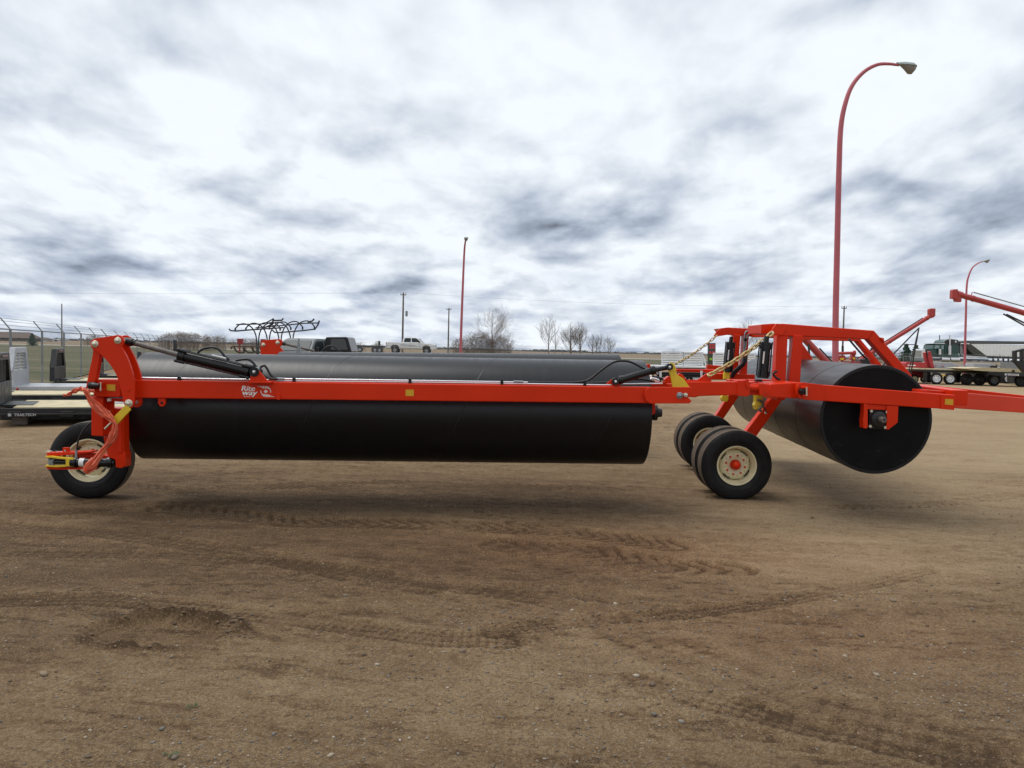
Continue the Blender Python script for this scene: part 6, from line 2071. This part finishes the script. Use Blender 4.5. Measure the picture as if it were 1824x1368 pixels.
# ---- maker's decal on the beam ----------------------------------------------------
bu = lambda u: wd(u) - .004
def flat_px(pts): return MB().prism([P(u, v, bu(u)) for u, v in pts], (0, .0035, 0))
o1 = P(429.5, 696.4, bu(440)); o2 = P(432, 707.2, bu(440))
xd = (P(480, 697, bu(480)) - P(430, 696.3, bu(430)))
dec = part('decal', LR, P(455, 696, bu(455)))
for k, du in enumerate((-.45, 0, .45)):     # three staggered layers make the heavy strokes
    me = text_mesh('Rite', .1, .0010, shear=.22, space=1.0)
    place_text(me, 'lettering', WHITE, dec, P(430.0 + du, 696.0, bu(440) - .0006 * k), xd, Z3, 23.8 / F * 7.65, 9.0 / F * 7.65)
    me = text_mesh('way', .1, .0010, shear=.22, space=1.0)
    place_text(me, 'lettering', WHITE, dec, P(432.0 + du, 706.8, bu(440) - .0006 * k - .0003), xd, Z3, 26.0 / F * 7.65, 9.4 / F * 7.65)
me = text_mesh('MFG. CO. LTD.', .1, .0015, bold=.002)
place_text(me, 'lettering', WHITE, dec, P(434.6, 707.0, bu(440)), xd, Z3, 11.5 / F * 7.65, 1.5 / F * 7.65)


def arc_band(flip):
    """slanted stripes tapering along half an oval"""
    def T(x, y):   # decal coordinates: px offsets from the leaf centre
        if flip: x, y = -x, -y
        return (473.4 + x, 697.3 + y + x * .012)
    outer = lambda x: -9.6 + max(0, (x - 1) / 9.5) ** 2.2 * 8.2
    inner = lambda x: -9.2 + (x + 16) * .34 if x < -8 else -5.2 + max(0, (x + 2) / 9.5) ** 2.4 * 3.2
    x = -16.0
    for k, w in enumerate((3.4, 2.0, 2.0, 2.0, 1.9, 1.8, 1.7, 1.4)):
        x2 = x + w
        sl = -1.4
        flat_px([T(x, outer(x)), T(x2, outer(x2)), T(x2 - sl, min(inner(x2), 1.5)), T(x - sl, min(inner(x), 1.5))][::-1 if flip else 1]).build('decal_stripe', WHITE, dec)
        x = x2 + 1.0
    flat_px([T(7.2, -5.2), T(8.6, -3.4), T(9.4, -.6), T(9.2, 2.2), T(8.4, 2.0), T(8.2, -.4), T(7.4, -2.8)]).build('decal_stripe', WHITE, dec)


arc_band(False); arc_band(True)
leaf = [(0, -3.6), (.9, -2.0), (1.9, -2.5), (1.6, -.6), (3.2, -1.6), (3.0, -.4), (3.6, .1), (2.0, 1.5), (2.1, 2.2), (.3, 2.0), (.25, 3.4), (-.25, 3.4), (-.3, 2.0),
        (-2.1, 2.2), (-2.0, 1.5), (-3.6, .1), (-3.0, -.4), (-3.2, -1.6), (-1.6, -.6), (-1.9, -2.5), (-.9, -2.0)]
flat_px([(473.4 + x, 697.3 + y) for x, y in leaf]).build('maple_leaf', WHITE, dec)

# ------------------------------------------------------------------ orange flagging ribbon tied to the mast
def ribbon():
    root = thing('flagging_ribbon', 'crumpled orange plastic ribbon knotted round the red mast and trailing over the wheel', 'ribbon', P(148, 694, 7.40))
    rnd = random.Random(2)
    def strand(path, D, n, nm):
        for j in range(n):
            base = spline(pxs([(p[0], p[1]) for p in path], D - .012 * j), 8)
            ws = []
            for i in range(len(path)):
                ws += [path[i][2]] * 8
            ws = ws[:len(base)]
            vs, fs = [], []
            m_ = 7
            for i, p in enumerate(base):
                d = (base[min(i + 1, len(base) - 1)] - base[max(i - 1, 0)]).normalized()
                s = Vector((-d.z, 0, d.x)); w = ws[i] / F * D
                f = i / len(base)
                for k in range(m_):
                    q = (k / (m_ - 1) - .5)
                    off = math.sin(k * 1.9 + f * 7 + j * 2.3) * .010 + rnd.uniform(-1, 1) * .003
                    jj = (vn(np.array([f * 9 + j * 3.0]), np.array([k * .5]))[0] - .5) * .35
                    ww = 1.15 - .2 * j + .25 * math.sin(f * 23 + j)
                    vs.append(p + s * w * (q * ww + jj * .4 + (j - 1) * .12 * math.sin(f * 6 + j)) + Vector((0, off, 0)))
            for i in range(len(base) - 1):
                for k in range(m_ - 1):
                    a = i * m_ + k
                    fs.append([a, a + 1, a + m_ + 1, a + m_])
            o = MB().add(vs, fs, True).build(nm, RIBBON, root)
            sol = o.modifiers.new('film', 'SOLIDIFY'); sol.thickness = .0015
    strand([(113, 704, 4), (120, 703, 4.5), (130, 698, 7), (140, 694.5, 7), (148, 693, 4)], 7.42, 2, 'ribbon_tail')
    strand([(147, 693, 4), (154, 697, 7), (161, 709, 9), (174, 722, 9), (188, 735, 10), (199, 747, 8), (205, 757, 10), (203, 771, 11), (197, 785, 10), (184, 801, 12), (168, 821, 15), (156, 834, 13), (150, 841, 4)], 7.42, 3, 'ribbon_strand')
    strand([(147, 693.5, 4), (158, 696, 5), (168, 697, 4)], 7.44, 2, 'ribbon_loop')
    strand([(150, 697, 3), (158, 712, 5), (172, 731, 5), (190, 743, 6), (202, 752, 4)], 7.40, 2, 'ribbon_strand')
    MB().lathe(P(147.6, 693.4, 7.42), (1, 0, .2), [(-.02, 0), (-.015, .014), (0, .022), (.015, .016), (.02, 0)], 10).build('knot', RIBBON, root)


ribbon()
